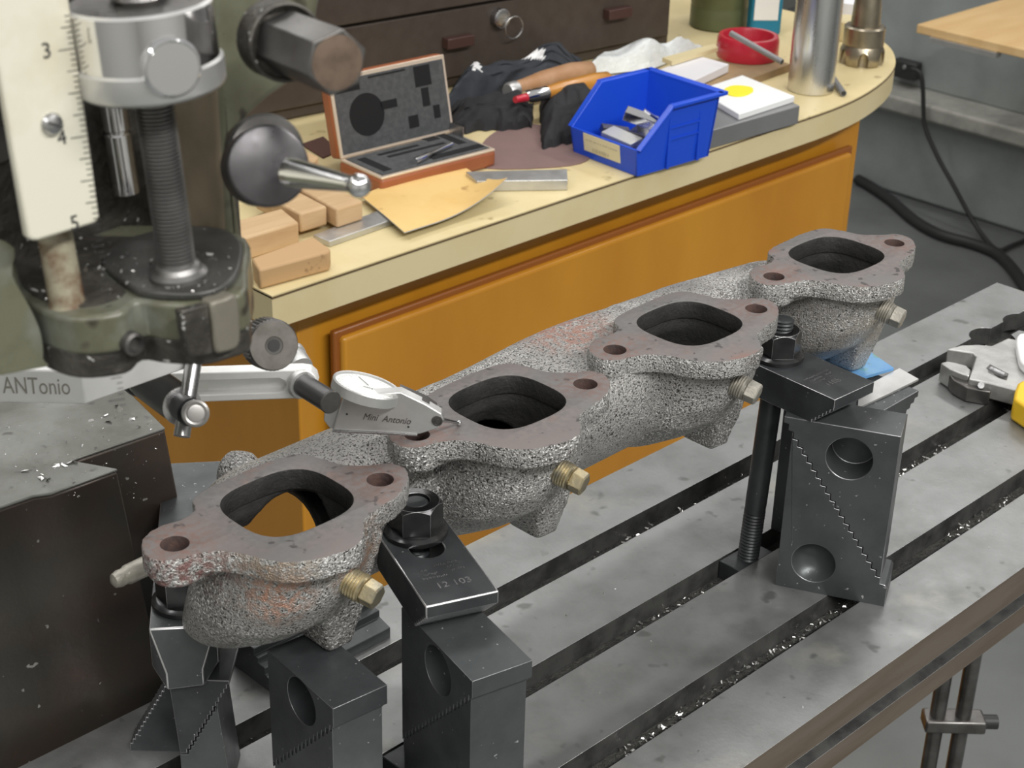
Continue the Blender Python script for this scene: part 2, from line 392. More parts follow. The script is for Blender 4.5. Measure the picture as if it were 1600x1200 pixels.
# chips swept into the slots and over the castings: nobody could count them
ch = MB()
def chip(p, s):
    a = V((rnd.uniform(-1, 1), rnd.uniform(-1, 1), rnd.uniform(-0.3, 0.6))).normalized(); b = a.cross(V((rnd.uniform(-1, 1), rnd.uniform(-1, 1), rnd.uniform(-1, 1)))).normalized(); c = a.cross(b)
    a = a*s; b = b*s*rnd.uniform(0.3, 0.6); c = c*s*0.12
    ch.add([p-a-b, p+a-b*0.4, p+a*0.6+b, p-a*0.7+b*0.8, p+c], [(0, 1, 4), (1, 2, 4), (2, 3, 4), (3, 0, 4), (0, 3, 2, 1)])
for i in range(2600):
    k = rnd.choice((0, 0, 0, 1, 1, 2)); x = rnd.uniform(0.30, 1.1)
    if mnoise.noise(V((x*14, k*7.3, 0))) < -0.05: continue
    y = sl[k] + rnd.gauss(0.004, 0.0025)
    if abs(y-sl[k]) > hw-0.001: continue
    chip(V((x, y, -0.0118+abs(rnd.gauss(0, 0.0012)))), rnd.uniform(0.0004, 0.0014))
for i in range(60):
    chip(V((rnd.uniform(0.35, 1.05), rnd.choice((rnd.uniform(0.07, 0.1), rnd.uniform(0.005, 0.035), rnd.uniform(0.13, 0.165))), 0.0004)), rnd.uniform(0.0003, 0.0008))
obj('metal_chips', ch, MAT['chip_metal'], tb, smooth=0, kind='stuff')

# ================================================================== column with dovetail ways
cy0 = 0.236
CZ = ony(184, 732, cy0).z
cpx = [(-260, 885), (0, 792), (52, 774), (80, 770), (184, 732), (112, 719), (124, 714), (258, 668), (196, 606), (120, 540), (-260, 640)]
cpoly = [onz(a, b, CZ) for a, b in cpx]
cv = V((0, 0, FZ-CZ)) + V((1, 0, 0))*0.12
colm = thing('machine_column', 'dark oily machine column with dovetail ways behind the table', 'machine column', (cpoly[3].x, cpoly[3].y+0.1, FZ))
obj('dovetail_ways', MB().prism([p-V((0, 0, 0.0015)) for p in cpoly], cv), MAT['column_iron'], colm, bevel=0.0012)
obj('way_top', MB().prism([p-V((0, 0, 0.0016)) for p in cpoly], (0, 0, 0.0016)), MAT['column_top'], colm, bevel=0.0006)
ch2 = MB(); ch = ch2
for px, py in [(182, 632), (188, 638), (166, 648), (180, 650), (170, 658), (206, 655), (142, 657), (233, 661), (217, 666), (39, 735), (66, 741), (70, 745), (75, 748), (104, 690), (92, 694), (88, 727), (100, 726), (108, 722), (112, 720), (117, 722), (69, 757), (64, 747), (149, 700), (129, 696), (115, 752)]:
    p = onz(px, py, CZ+0.0006); chip(p, rnd.uniform(0.0008, 0.0021))
for i in range(120):
    chip(onz(rnd.uniform(-10, 250), rnd.uniform(640, 780), CZ+0.0005), rnd.uniform(0.0002, 0.0006))
# keep only chips that lie on the casting
obj('metal_chips', ch2, MAT['chip_metal'], colm, smooth=0, kind='stuff')

# ================================================================== exhaust manifold
ZF = 0.162
PORT = [onz(*a, ZF) for a in [(445, 785), (790, 628), (1075, 505), (1305, 398)]]
mf = thing('exhaust_manifold', 'rusty cast iron exhaust manifold with four port flanges clamped above the table', 'exhaust manifold', (0.54, 0.14, 0.08))
OUT = [(-61, 8), (-62, 1), (-57, -4.5), (-48, -7), (-40.5, -11), (-35, -18.5), (-31, -28), (-25, -36), (-16, -41), (-5, -43.5), (3, -42.5), (9, -37.5), (15, -31), (25, -28), (36, -26), (46, -21), (53, -13), (52.5, -5), (45, 0), (36.5, 8), (33, 18.5), (28, 28), (14, 31), (-1, 30.5), (-16, 29.5), (-25, 26.5), (-29.5, 19), (-38, 16.5), (-47, 18), (-56, 15)]
HOL = [(-50, 4.0), (40.5, -11.5)]
def sup(cx, cy, hx, hy, e, n=56):
    r = []
    for i in range(n):
        t = 2*math.pi*i/n; c, s_ = math.cos(t), math.sin(t)
        r.append((cx + hx*math.copysign(abs(c)**(2/e), c), cy + hy*math.copysign(abs(s_)**(2/e), s_)))
    return r
def flange_mesh(shift):
    cu = bpy.data.curves.new('fl', 'CURVE'); cu.dimensions = '2D'; cu.fill_mode = 'BOTH'
    cu.extrude = 0.0042; cu.bevel_depth = 0.0007; cu.bevel_resolution = 1
    loops = [[(x+rnd.uniform(-0.25, 0.25), y+rnd.uniform(-0.25, 0.25)) for x, y in spl(OUT, 7)], sup(1.2, 0, 25.2, 23.2, 3.0)]
    for hx, hy in HOL: loops.append(sup(hx, hy, 6.2, 6.2, 2, 28))
    for lp in loops:
        s_ = cu.splines.new('POLY'); s_.points.add(len(lp)-1); s_.use_cyclic_u = True
        for q, (x, y) in zip(s_.points, lp): q.co = (x/1000+shift[0], y/1000+shift[1], 0, 1)
    o = bpy.data.objects.new('fl', cu); COL.objects.link(o)
    dg = bpy.context.evaluated_depsgraph_get()
    me = bpy.data.meshes.new_from_object(o.evaluated_get(dg))
    bpy.data.objects.remove(o, do_unlink=True)
    b = bmesh.new(); b.from_mesh(me)
    bmesh.ops.remove_doubles(b, verts=b.verts, dist=1e-6)
    return b
for i, P in enumerate(PORT):
    b = flange_mesh((P.x, P.y))
    bmesh.ops.translate(b, vec=(0, 0, ZF-0.0049), verts=b.verts)
    o = obj('port_flange', b, MAT['flange_face'], mf, smooth=40)
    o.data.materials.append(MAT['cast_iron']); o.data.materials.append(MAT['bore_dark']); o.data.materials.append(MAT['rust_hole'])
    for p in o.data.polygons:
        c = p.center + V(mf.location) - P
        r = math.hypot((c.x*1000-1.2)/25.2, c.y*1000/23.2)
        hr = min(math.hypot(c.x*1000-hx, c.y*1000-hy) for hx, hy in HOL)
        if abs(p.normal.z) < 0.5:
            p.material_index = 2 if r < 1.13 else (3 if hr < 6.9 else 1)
body = MB()
NSEG = 40
def ring(P, z, cx, cy, hx, hy, e=2.4):
    return [V((P.x+x/1000, P.y+y/1000, z)) for x, y in sup(cx, cy, hx, hy, e, NSEG)]
parts = []
LY, LZ = 0.041, 0.1165
for i, P in enumerate(PORT):
    mb = MB().loft([ring(P, .153, 0, -3, 32, 30, 2.8), ring(P, .143, -1, -2, 31.5, 31, 2.6), ring(P, .130, -3, 2, 31.5, 33, 2.4), ring(P, .117, -4, 9, 31, 33, 2.3), ring(P, .104, -3, 20, 29, 29, 2.2), ring(P, .093, -2, 31, 27, 23, 2.1), ring(P, .0895 if i == 0 else .086, -1, 36, 18, 14, 2)])
    parts.append(mb)
    for (hx, hy), r_ in zip(HOL, (11.2, 10.2)):
        parts.append(MB().lathe((P.x+hx/1000, P.y+hy/1000, ZF-0.0145), UP, [(r_/1000-0.001, 0), (r_/1000, 0.001), (r_/1000, 0.0075)], 32))
        parts.append(MB().prism([V((P.x+hx/1000*a_+dx_, P.y+hy/1000*a_+dy_, ZF-0.0135)) for a_, dx_, dy_ in ((1, 0, -0.009), (0.5, 0, -0.014), (0.5, 0, 0.012), (1, 0, 0.009))], (0, 0, 0.006)))
    # foot boss with its web
    zb = ZF - 0.070
    bs = MB().loft([[V((P.x+x/1000, P.y+y/1000, z)) for x, y in q] for z, q in ((.150, [(-8, -26), (30, -28), (30, 4), (-8, 14)]), (.132, [(0, -24), (25, -26), (26, 4), (-4, 14)]), (.112, [(3, -21), (22.5, -22), (23, 4), (0, 12)]), (zb, [(8, -15.5), (21, -16), (21, 3), (8, 4)]))])
    parts.append(bs)
lr = []
x0, x1 = PORT[0].x-0.012, PORT[3].x+0.03
for k in range(41):
    t = k/40; x = x0 + (x1-x0)*t
    y = PORT[0].y + (PORT[3].y-PORT[0].y)*t + LY
    e = min(t, 1-t)*(x1-x0)
    s_ = math.sqrt(max(0.03, 1-max(0, 1-e/0.03)**2))
    bul = math.exp(-((x-0.565)/0.055)**2)*0.0045
    drop = 0.010*max(0, (x-0.66)/0.1)
    r = 0.0345*s_
    wf = max(0, min(1, (x-0.452)/0.025))*max(0, min(1, (0.628-x)/0.025))
    row = []
    for i in range(NSEG):
        ca, sa = math.cos(2*math.pi*i/NSEG), math.sin(2*math.pi*i/NSEG)
        la_, sb_ = (r + 0.013*wf)*ca, (r+bul*(1 if sa > 0 else 0)-drop*0.5)*sa
        row.append(V((x, y - 0.0095*wf - 0.795*la_ + 0.606*sb_, min(0.1508, LZ + 0.0073*wf - drop*0.4 + 0.606*la_ + 0.795*sb_))))
    lr.append(row)
parts.append(MB().loft(lr))
# rear outlet
OX = 0.392
OAX = V((0.40, 1, -0.62)).normalized()
parts.append(MB().lathe((OX-0.012, PORT[0].y+LY-0.01, LZ+0.003), OAX, [(0.031, 0), (0.031, 0.03), (0.031, 0.046), (0.032, 0.047), (0.032, 0.053)], 32))
parts.append(MB().lathe(ony(374, 742, 0.212), V((-0.3, 1, -0.2)), [(0.010, -0.006), (0.0115, -0.004), (0.0115, 0.004), (0.010, 0.006)], 28))
parts.append(MB().tube([ony(374, 742, 0.212), (OX+0.006, PORT[0].y+LY+0.02, LZ-0.012)], [0.010, 0.014], 16))
b = bmesh.new()
for mb in parts:
    t = bpy.data.meshes.new('t'); bb = mb.bm(); bb.to_mesh(t); bb.free(); b.from_mesh(t); bpy.data.meshes.remove(t)
bo = obj('manifold_body', b, MAT['cast_iron'], mf, smooth=0)
rm = bo.modifiers.new('r', 'REMESH'); rm.mode = 'VOXEL'; rm.voxel_size = 0.0016
sm = bo.modifiers.new('s', 'SMOOTH'); sm.factor = 0.5; sm.iterations = 7
dg = bpy.context.evaluated_depsgraph_get(); dg.update()
nm = bpy.data.meshes.new_from_object(bo.evaluated_get(dg)); bo.modifiers.clear(); bo.data = nm
# cavities
cuts = []
cb = bmesh.new()
cav = []
for i, P in enumerate(PORT):
    cav.append(MB().loft([ring(P, .175, 1.2, 0, 25.4, 23.4, 3), ring(P, .146, 1.2, 0, 25.4, 23.4, 3), ring(P, .136, 1.2, 4, 26, 23.5, 2.6), ring(P, .124, 1.2, 12, 25.5, 24, 2.4), ring(P, .112, 1.2, 24, 25, 23, 2.2), ring(P, .102, 1.2, 33, 22, 18, 2.1), ring(P, .096, 1.2, 37, 14, 12, 2)]))
    for hx, hy in HOL:
        cav.append(MB().cyl((P.x+hx/1000, P.y+hy/1000, .1465), (P.x+hx/1000, P.y+hy/1000, .16), 0.0062, 20))
xa, xb = PORT[0].x-0.012, PORT[3].x+0.014
cav.append(MB().cyl((xa, PORT[0].y+LY, LZ), (xb, PORT[3].y+LY, LZ-0.006), 0.0265, 32))
cav.append(MB().lathe((OX-0.03, PORT[0].y+LY-0.034, LZ+0.016), OAX, [(0.022, 0), (0.026, 0.02), (0.026, 0.13)], 32))
for mb in cav:
    t = bpy.data.meshes.new('t'); bb = mb.bm(); bb.to_mesh(t); bb.free(); cb.from_mesh(t); bpy.data.meshes.remove(t)
bmesh.ops.transform(cb, matrix=wmat(bo).inverted() @ Matrix.Identity(4), verts=cb.verts)
bmesh.ops.transform(cb, matrix=Matrix.Identity(4), verts=cb.verts)
cm = bpy.data.meshes.new('cav'); cb.to_mesh(cm); cb.free()
cobj = bpy.data.objects.new('cav', cm); COL.objects.link(cobj); cobj.matrix_basis = wmat(bo)
r2 = cobj.modifiers.new('r', 'REMESH'); r2.mode = 'VOXEL'; r2.voxel_size = 0.0013
dg = bpy.context.evaluated_depsgraph_get(); dg.update()
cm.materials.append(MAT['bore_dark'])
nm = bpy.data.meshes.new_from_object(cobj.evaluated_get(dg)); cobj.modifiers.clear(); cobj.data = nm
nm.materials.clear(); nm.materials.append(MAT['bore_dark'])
bm_ = bo.modifiers.new('b', 'BOOLEAN'); bm_.object = cobj; bm_.operation = 'DIFFERENCE'
bm_.material_mode = 'TRANSFER' if hasattr(bm_, 'material_mode') else bm_.material_mode
try: bm_.solver = 'MANIFOLD'
except Exception: bm_.solver = 'FLOAT' if 'FLOAT' in [e.identifier for e in bm_.bl_rna.properties['solver'].enum_items] else 'FAST'
dg = bpy.context.evaluated_depsgraph_get(); dg.update()
nm = bpy.data.meshes.new_from_object(bo.evaluated_get(dg)); bo.modifiers.clear(); bo.data = nm
bpy.data.objects.remove(cobj, do_unlink=True)
for p in nm.polygons: p.use_smooth = True
# casting roughness and heat-rust stains belong to the iron itself
for i, P in enumerate(PORT):
    px, py = [(540, 905), (866, 733), (1140, 596), (1369, 481)][i]
    base = ony(px, py, P.y-0.029)
    ax = V((0.28, -0.93, -0.22)).normalized()
    ps = [(0.0062, -0.012)]
    for k in range(-5, 7): ps += [(0.0063, k*0.0013), (0.0057, k*0.0013+0.0006)]
    pl = obj('threaded_plug', MB().lathe(base, ax, ps+[(0.0058, 0.0095)], 24), MAT['brass'] if i < 2 else MAT['dull_plug'], mf, smooth=30)
    obj('plug_head', MB().lathe(base+ax*0.0095, ax, [(0.0056, 0), (0.0058, 0.0006), (0.0056, 0.0058), (0.0048, 0.0066)], 6), MAT['brass'] if i < 2 else MAT['dull_plug'], pl, smooth=0, bevel=0.0003)
ra, rb = ony(176, 909, 0.158), ony(262, 868, 0.158)
d = (rb-ra).normalized()
obj('pipe_stub', MB().lathe(ra, d, [(0.0012, -0.0005), (0.0030, 0.0006), (0.0037, 0.003), (0.0035, 0.0055), (0.0042, 0.007), (0.0044, (rb-ra).length+0.02)], 20), MAT['dull_plug'], mf)

def patch_rust(m, spots, origin):
    """heat-rust patches (pinkish scale) that belong to the casting"""
    nt = m.node_tree; N = nt.nodes; L = nt.links; p = N['Principled BSDF']
    src = p.inputs['Base Color'].links[0].from_socket
    tc = N.new('ShaderNodeTexCoord'); nz = N.new('ShaderNodeTexNoise'); nz.inputs['Scale'].default_value = 330; nz.inputs['Detail'].default_value = 5
    L.new(tc.outputs['Object'], nz.inputs['Vector'])
    for c, r, col in spots:
        d = N.new('ShaderNodeVectorMath'); d.operation = 'DISTANCE'; d.inputs[1].default_value = tuple(V(c)-V(origin)); L.new(tc.outputs['Object'], d.inputs[0])
        mr = N.new('ShaderNodeMapRange'); mr.inputs['From Min'].default_value = r; mr.inputs['From Max'].default_value = r*0.35; L.new(d.outputs['Value'], mr.inputs['Value'])
        a = N.new('ShaderNodeMath'); a.operation = 'MULTIPLY'; L.new(mr.outputs[0], a.inputs[0])
        n2 = N.new('ShaderNodeMapRange'); n2.inputs['From Min'].default_value = 0.40; n2.inputs['From Max'].default_value = 0.60; L.new(nz.outputs[0], n2.inputs['Value']); L.new(n2.outputs[0], a.inputs[1])
        x = N.new('ShaderNodeMix'); x.data_type = 'RGBA'; L.new(a.outputs[0], x.inputs['Factor']); L.new(src, x.inputs[6]); x.inputs[7].default_value = (*col, 1)
        src = x.outputs[2]
    L.new(src, p.inputs['Base Color'])
patch_rust(MAT['flange_face'], [(P, 0.041, (0.105, 0.103, 0.10)) for P in PORT] + [(P+V((HOL[0][0]/1000, HOL[0][1]/1000, 0)), 0.022, (0.175, 0.112, 0.096)) for P in PORT] + [(P+V((HOL[1][0]/1000, HOL[1][1]/1000, 0)), 0.022, (0.165, 0.112, 0.10)) for P in PORT], mf.location)
patch_rust(MAT['cast_iron'], [(PORT[3]-V((0, 0.01, 0.035)), 0.06, (0.34, 0.32, 0.29)), (ony(400, 925, PORT[0].y-0.03), 0.035, (0.38, 0.36, 0.32)), (ony(880, 525, 0.172), 0.034, (0.42, 0.24, 0.19)), (ony(430, 945, PORT[0].y-0.03), 0.022, (0.44, 0.25, 0.18)), (ony(420, 900, PORT[0].y-0.035), 0.022, (0.34, 0.27, 0.21)), (ony(285, 895, PORT[0].y), 0.03, (0.24, 0.14, 0.13)), (ony(560, 870, PORT[0].y-0.03), 0.02, (0.33, 0.22, 0.16))], mf.location)
# ================================================================== strap clamps, step blocks, studs, nuts
def strap(name, Fm, vdir, wd, L, ztop, th, nut_v, label, matl, sl_f=0.014):
    v = V((vdir[0], vdir[1], 0)).normalized(); u = V((v.y, -v.x, 0))     # u: to the right when looking along v
    O = V((Fm[0], Fm[1], ztop))
    t = thing(name, label, 'clamp', (O.x+v.x*L/2, O.y+v.y*L/2, ztop-th), 'step clamps holding the manifold')
    n = 7
    pr = [(0, 0), (L, 0), (L, -th*0.75), (L-0.004, -th), (0.015, -th)]
    for k in range(n):
        a = 0.015*(1-k/n); z = -th + (th-0.0045)*(k/n)
        pr.append((a-0.015/n*0.95, z+0.0002)); pr.append((a-0.015/n, z+(th-0.0045)/n))
    pts = [O + v*a + UP*z - u*(wd/2) for a, z in pr]
    o = obj('bar', MB().prism(pts, u*wd), matl, t, smooth=0)
    # stud slot
    s0, s1, r = nut_v-sl_f, nut_v+0.010, 0.0075
    st = []
    for i in range(13): a = -math.pi/2 + math.pi*i/12; st.append((s1+math.cos(a)*r, math.sin(a)*r))
    for i in range(13): a = math.pi/2 + math.pi*i/12; st.append((s0+math.cos(a)*r, math.sin(a)*r))
    boolean(o, [MB().prism([O + v*a + u*b - UP*(th+0.01) for a, b in st], UP*(th+0.02))])
    finish(o.data, 0)
    m = o.modifiers.new('bevel', 'BEVEL'); m.width = 0.0006; m.segments = 2; m.limit_method = 'ANGLE'; m.angle_limit = math.radians(60); o.data.materials.append(MAT['worn_lit_edge']); m.material = 1
    return t, O, u, v
def nut(P, zb, label, stud_top, with_stud=True, matl='nut_black', lean=0.0):
    n_ = thing('flange_nut', label, 'nut', (P[0], P[1], zb), 'flange nuts on the clamp studs')
    b = V((P[0], P[1], zb))
    obj('washer_flange', MB().lathe(b, UP, [(0.0140, 0), (0.0142, 0.0008), (0.0140, 0.0022), (0.0122, 0.0034), (0.0115, 0.0036)], 40), MAT[matl], n_)
    hexb = MB(); r = 0.0120
    rings = []
    for z, s_ in ((0.0030, 1), (0.0165, 1)):
        rings.append([b + V((math.cos(math.pi/3*i+0.35)*r*s_, math.sin(math.pi/3*i+0.35)*r*s_, z)) for i in range(6)])
    hx = obj('hexagon', hexb.loft(rings), MAT[matl], n_, smooth=0)
    # chamfered crown: intersect with a cone
    boolean(hx, [MB().lathe(b, UP, [(0.0135, -0.001), (0.0135, 0.0132), (0.0092, 0.0176)], 40)], 'INTERSECT')
    boolean(hx, [MB().cyl(b+V((0, 0, -0.01)), b+V((0, 0, 0.03)), 0.0062, 24)])
    finish(hx.data, 20)
    m = hx.modifiers.new('bevel', 'BEVEL'); m.width = 0.0005; m.segments = 2; m.limit_method = 'ANGLE'; m.angle_limit = math.radians(20); hx.data.materials.append(MAT['worn_lit_edge']); m.material = 1
    if with_stud:
        ps = [(0.0055, -0.0125), (0.006, -0.0115)]
        z = -0.011
        while z < 0.028: ps += [(0.0061, z), (0.0054, z+0.0009), (0.0061, z+0.0018)]; z += 0.002
        ps += [(0.0058, 0.030), (0.0060, 0.034), (0.0060, zb-0.012)]
        z = zb-0.01
        while z < stud_top-0.002: ps += [(0.0061, z), (0.0053, z+0.0009), (0.0061, z+0.0018)]; z += 0.002
        ps += [(0.0056, stud_top-0.0007), (0.0048, stud_top)]
        sd = obj('clamp_stud', MB().lathe((P[0]+lean, P[1], 0), V((-lean, 0, zb)), ps, 24), MAT['black_oxide'], smooth=25,
                 label=label.replace('flange nut', 'threaded stud carrying the flange nut'), cat='stud', group='threaded clamp studs')
        return n_, sd
    return n_, None
def stairs(p0, p1, n, flip=False):
    """stair points from p0 to p1 in (u, z)"""
    out = []
    du, dz = (p1[0]-p0[0])/n, (p1[1]-p0[1])/n
    for k in range(n):
        a, z = p0[0]+du*k, p0[1]+dz*k
        out += [(a, z), (a, z+dz*0.9) if not flip else (a+du*0.9, z)]
    return out + [tuple(p1)]
def slab(name, O, eu, ed, th, poly, matl, label, hole=None, group='serrated step blocks'):
    pts = [O + eu*a + UP*z for a, z in poly]
    o = obj(name, MB().prism(pts, ed*th), matl, smooth=0, label=label, cat='step block', group=group)
    if hole: boolean(o, hole)
    finish(o.data, 0)
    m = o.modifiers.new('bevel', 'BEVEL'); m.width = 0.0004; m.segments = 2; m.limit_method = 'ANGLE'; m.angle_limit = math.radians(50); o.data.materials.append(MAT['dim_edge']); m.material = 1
    return o

# ---- clamp over the gap of the two middle flanges' left neighbour (numbered bar)
ZC2 = 0.1195
N2 = V((0.4163, 0.1143, 0)); F2 = (onz(668, 952, ZC2)+onz(777, 920, ZC2))/2
t2, O2, u2, v2 = strap('strap_clamp', F2, (N2.x-F2.x, N2.y-F2.y), 0.0325, 0.064, ZC2, 0.0185, (N2.xy-F2.xy).length, 'black steel strap clamp stamped with a number, between the first two manifold ports', MAT['black_oxide'])
for s_, a, b, sz in (('12 103', 0.0125, 0.001, 0.0058),):
    tx = text_bm(s_, sz, 0.00012, O2 + v2*a + u2*b, u2, v2); obj('stamped_number', tx, MAT['steel'], t2, smooth=0)
for s_, a, b in (('CALIF   USA', 0.0195, 0.001), ('UNION  MADE', 0.0228, 0.000), ('STEEL CLAMP', 0.0261, 0.0005)):
    pass
# worn, unreadable maker's stamp: rows of short dashes
mk = MB()
for row, (a, segs) in enumerate(((0.0192, ((-0.010, 0.001),)), (0.0222, ((-0.011, -0.002), (0.004, 0.010))), (0.0252, ((-0.012, -0.006), (0.003, 0.009))), (0.0278, ((-0.002, 0.009),)))):
    for b0, b1 in segs:
        x = b0
        while x < b1:
            h = rnd.uniform(0.0006, 0.0013)
            mk.box(O2 + v2*(a+rnd.uniform(-0.0004, 0.0004)) + u2*x + UP*0.00005, (0.0003, h, 0.0002), Matrix((u2, v2, UP)).transposed() @ Matrix.Rotation(rnd.uniform(-0.8, 0.8), 3, 'Z'))
            x += rnd.uniform(0.0006, 0.0011)
obj('worn_stamp', mk, MAT['steel'], t2, smooth=0)
nut((N2.x, N2.y), ZC2, 'black flange nut on the numbered clamp beside the first manifold port', ZC2+0.0158)
# ---- right clamp
ZCB = 0.1225
NB = V((0.6745, 0.1133, 0)); FB = (onz(1320, 630, ZCB)+onz(1351, 592, ZCB))/2
t3, O3, u3, v3 = strap('strap_clamp', FB, (NB.x-FB.x, NB.y-FB.y), 0.0325, 0.068, ZCB, 0.0185, (NB.xy-FB.xy).length, 'black steel strap clamp between the last two manifold ports, tail on the drilled block', MAT['black_oxide'], 0.003)
tx = text_bm('1105', 0.0056, 0.00012, O3 + v3*0.0135 - u3*0.001, u3, v3); obj('stamped_number', tx, MAT['steel'], t3, smooth=0)
mk = MB()
for a, segs in ((0.0188, ((-0.010, -0.001), (0.003, 0.006))), (0.0217, ((-0.010, 0.000), (0.003, 0.008))), (0.0246, ((-0.011, 0.009),))):
    for b0, b1 in segs:
        x = b0
        while x < b1:
            mk.box(O3 + v3*(a+rnd.uniform(-0.0003, 0.0003)) + u3*x + UP*0.00005, (0.0003, rnd.uniform(0.0008, 0.0015), 0.0002), Matrix((u3, v3, UP)).transposed() @ Matrix.Rotation(rnd.uniform(-0.6, 0.6), 3, 'Z'))
            x += rnd.uniform(0.0006, 0.001)
obj('worn_stamp', mk, MAT['steel'], t3, smooth=0)
nut((NB.x, NB.y), ZCB, 'black flange nut on the right clamp beside the last manifold port', ZCB+0.0225, lean=-0.008)
# T-nut in the middle slot
tn = MB().box((0.666, sl[1], -0.0068), (0.03, 0.0148, 0.0120))
tn.box((0.666, sl[1], -0.0185), (0.03, 0.026, 0.0095))
obj('t_nut', tn, MAT['black_oxide'], bevel=0.0005, label='black T-nut in the middle table slot under the tall bare stud', cat='nut')
tn = MB().box((N2.x, sl[1], -0.0068), (0.03, 0.0148, 0.0120))
tn.box((N2.x, sl[1], -0.0185), (0.03, 0.026, 0.0095))
obj('t_nut', tn, MAT['black_oxide'], bevel=0.0005, label='black T-nut in the middle slot under the numbered clamp', cat='nut')
# ---- left clamp, running back beside the first port
ZC1 = 0.0885
A1, B1 = onz(232, 986, ZC1), onz(338, 974, ZC1)
v1 = (onz(300, 722, ZC1)-onz(285, 980, ZC1)); v1.z = 0; v1.normalize()
u1 = V((v1.y, -v1.x, 0)); F1 = (A1+B1)/2; wd1 = 0.0285
N1 = V((0.3346, 0.1778, 0)); N1 = F1 + v1*(N1-F1).dot(v1); N1.z = 0
t1 = thing('strap_clamp', 'grey steel strap clamp with a tapered nose under the first port ear', 'clamp', (F1.x, F1.y, ZC1-0.022), 'step clamps holding the manifold')
L1 = (onz(300, 722, ZC1)-F1).dot(v1)
Cn, Dn = onz(260, 1053, 0.0705), onz(317, 1046, 0.0705)
vs = []
for p in (F1-u1*wd1/2, F1+u1*wd1/2, F1+v1*L1-u1*wd1/2, F1+v1*L1+u1*wd1/2):
    vs += [V((p.x, p.y, ZC1)), V((p.x, p.y, ZC1-0.019))]
vs += [Cn, Dn, V((Cn.x, Cn.y, 0.0620)), V((Dn.x, Dn.y, 0.0620)), (F1-u1*wd1/2)+UP*(0.0620-ZC1)+v1*0.01, (F1+u1*wd1/2)+UP*(0.0620-ZC1)+v1*0.01]
b = bmesh.new()
for p in vs: b.verts.new(p)
bmesh.ops.convex_hull(b, input=b.verts)
bmesh.ops.dissolve_limit(b, angle_limit=0.01, verts=b.verts, edges=b.edges)
bmesh.ops.recalc_face_normals(b, faces=b.faces)
o = obj('bar', b, MAT['grey_oxide'], t1, smooth=0)
nv = (N1-F1).dot(v1)
st = []
for i in range(13): a = -math.pi/2 + math.pi*i/12; st.append((nv+0.055+math.cos(a)*0.0078, math.sin(a)*0.0078))
for i in range(13): a = math.pi/2 + math.pi*i/12; st.append((nv-0.004+math.cos(a)*0.0078, math.sin(a)*0.0078))
boolean(o, [MB().prism([V((F1.x, F1.y, ZC1-0.05)) + v1*a + u1*q for a, q in st], UP*0.07)])
finish(o.data, 0)
m = o.modifiers.new('bevel', 'BEVEL'); m.width = 0.0005; m.segments = 2; m.limit_method = 'ANGLE'; m.angle_limit = math.radians(25); o.data.materials.append(MAT['worn_lit_edge']); m.material = 1
nut((N1.x, N1.y), ZC1, 'bright-rimmed flange nut tucked under the ear of the first port', ZC1+0.018, matl='nut_black')

# ---- step block pair on the right, big round holes
A, Bp = onz(1211, 914), onz(1370, 946)
eu = (Bp-A); W = eu.length; eu.normalize()
ed = V((-eu.y, eu.x, 0))
if ed.dot(CF) < 0: ed = -ed
HB = 0.104; TH = 0.027
s0, s1 = (-0.005, HB), (W+0.003, 0.014)
n = 22
stp = stairs(s0, s1, n)
upx = [q for q in stp if q[0] <= W]
upper = upx + [(W, upx[-1][1]), (W, HB)]
nrm = -ed
def face_cyl(px, py, r, depth, O=A, nd=None):
    p = onp(px, py, O, ed); return MB().cyl(p-ed*0.01, p+ed*depth, r, 40)
h1 = [face_cyl(1327, 717, 0.0122, 0.018)]
slab('step_block', A, eu, ed, TH, upper, MAT['grey_oxide'], 'grey upper step block drilled with a deep round hole, carrying the right clamp', h1)
low = [(0, 0), (W+0.004, 0), (W+0.004, 0.012)] + [(a-0.0003, z-0.0005) for a, z in stp[::-1] if a >= 0.0005]
low = [(0, 0)] + low[1:] + [(0, low[-1][1])]
pc = onp(1271, 880, A, ed)
h2 = [MB().lathe(pc-ed*0.0001, ed, [(0.0120, -0.005), (0.0120, 0), (0.0105, 0.004), (0.006, 0.0075), (0.0005, 0.0085)], 40)]
slab('step_block', A, eu, ed, TH, low, MAT['grey_oxide'], 'grey lower step block with a dimpled hole, standing across the front table slots', h2)
hp = MB().box(onp(1402, 760, A, ed)+ed*0.030, (0.002, 0.002, 0.06))

# ---- support block under the first port foot
zb = ZF-0.070
def pair(fl, fr, L, ztop, front, z_low, nst, lab_u, lab_l, holepx, hr, mu, ml, dback=0.0025):
    a, c = onz(*fl, ztop), onz(*fr, ztop)
    e_w = (c-a); wd = e_w.length; e_w.normalize()
    e_v = V((-e_w.y, e_w.x, 0))
    if e_v.dot(CF) < 0: e_v = -e_v
    O = V((a.x, a.y, 0))
    st_ = stairs((0.0, ztop-front), (L, z_low), nst, True)
    up_ = [(0, ztop)] + st_ + [(L, ztop)]
    hole = None
    if holepx:
        p = onp(*holepx, O, e_w); hole = [MB().cyl(p-e_w*0.01, p+e_w*0.012, hr, 36)]
    slab('step_block', O, e_v, e_w, wd, up_, mu, lab_u, hole)
    lo_ = [(dback, 0)] + [(max(dback, q[0]), q[1]-0.0012) for q in st_] + [(L, 0)]
    slab('step_block', O+e_w*0.001, e_v, e_w, wd-0.002, lo_, ml, lab_l)
    return O, e_v, e_w, wd
pair((520, 1108), (605, 1070), 0.050, zb, 0.0095, 0.030, 16, 'black upper step block right under the foot of the first manifold port', 'black lower step block under the foot of the first manifold port', (471, 1096), 0.0108, MAT['black_oxide'], MAT['grey_oxide'])
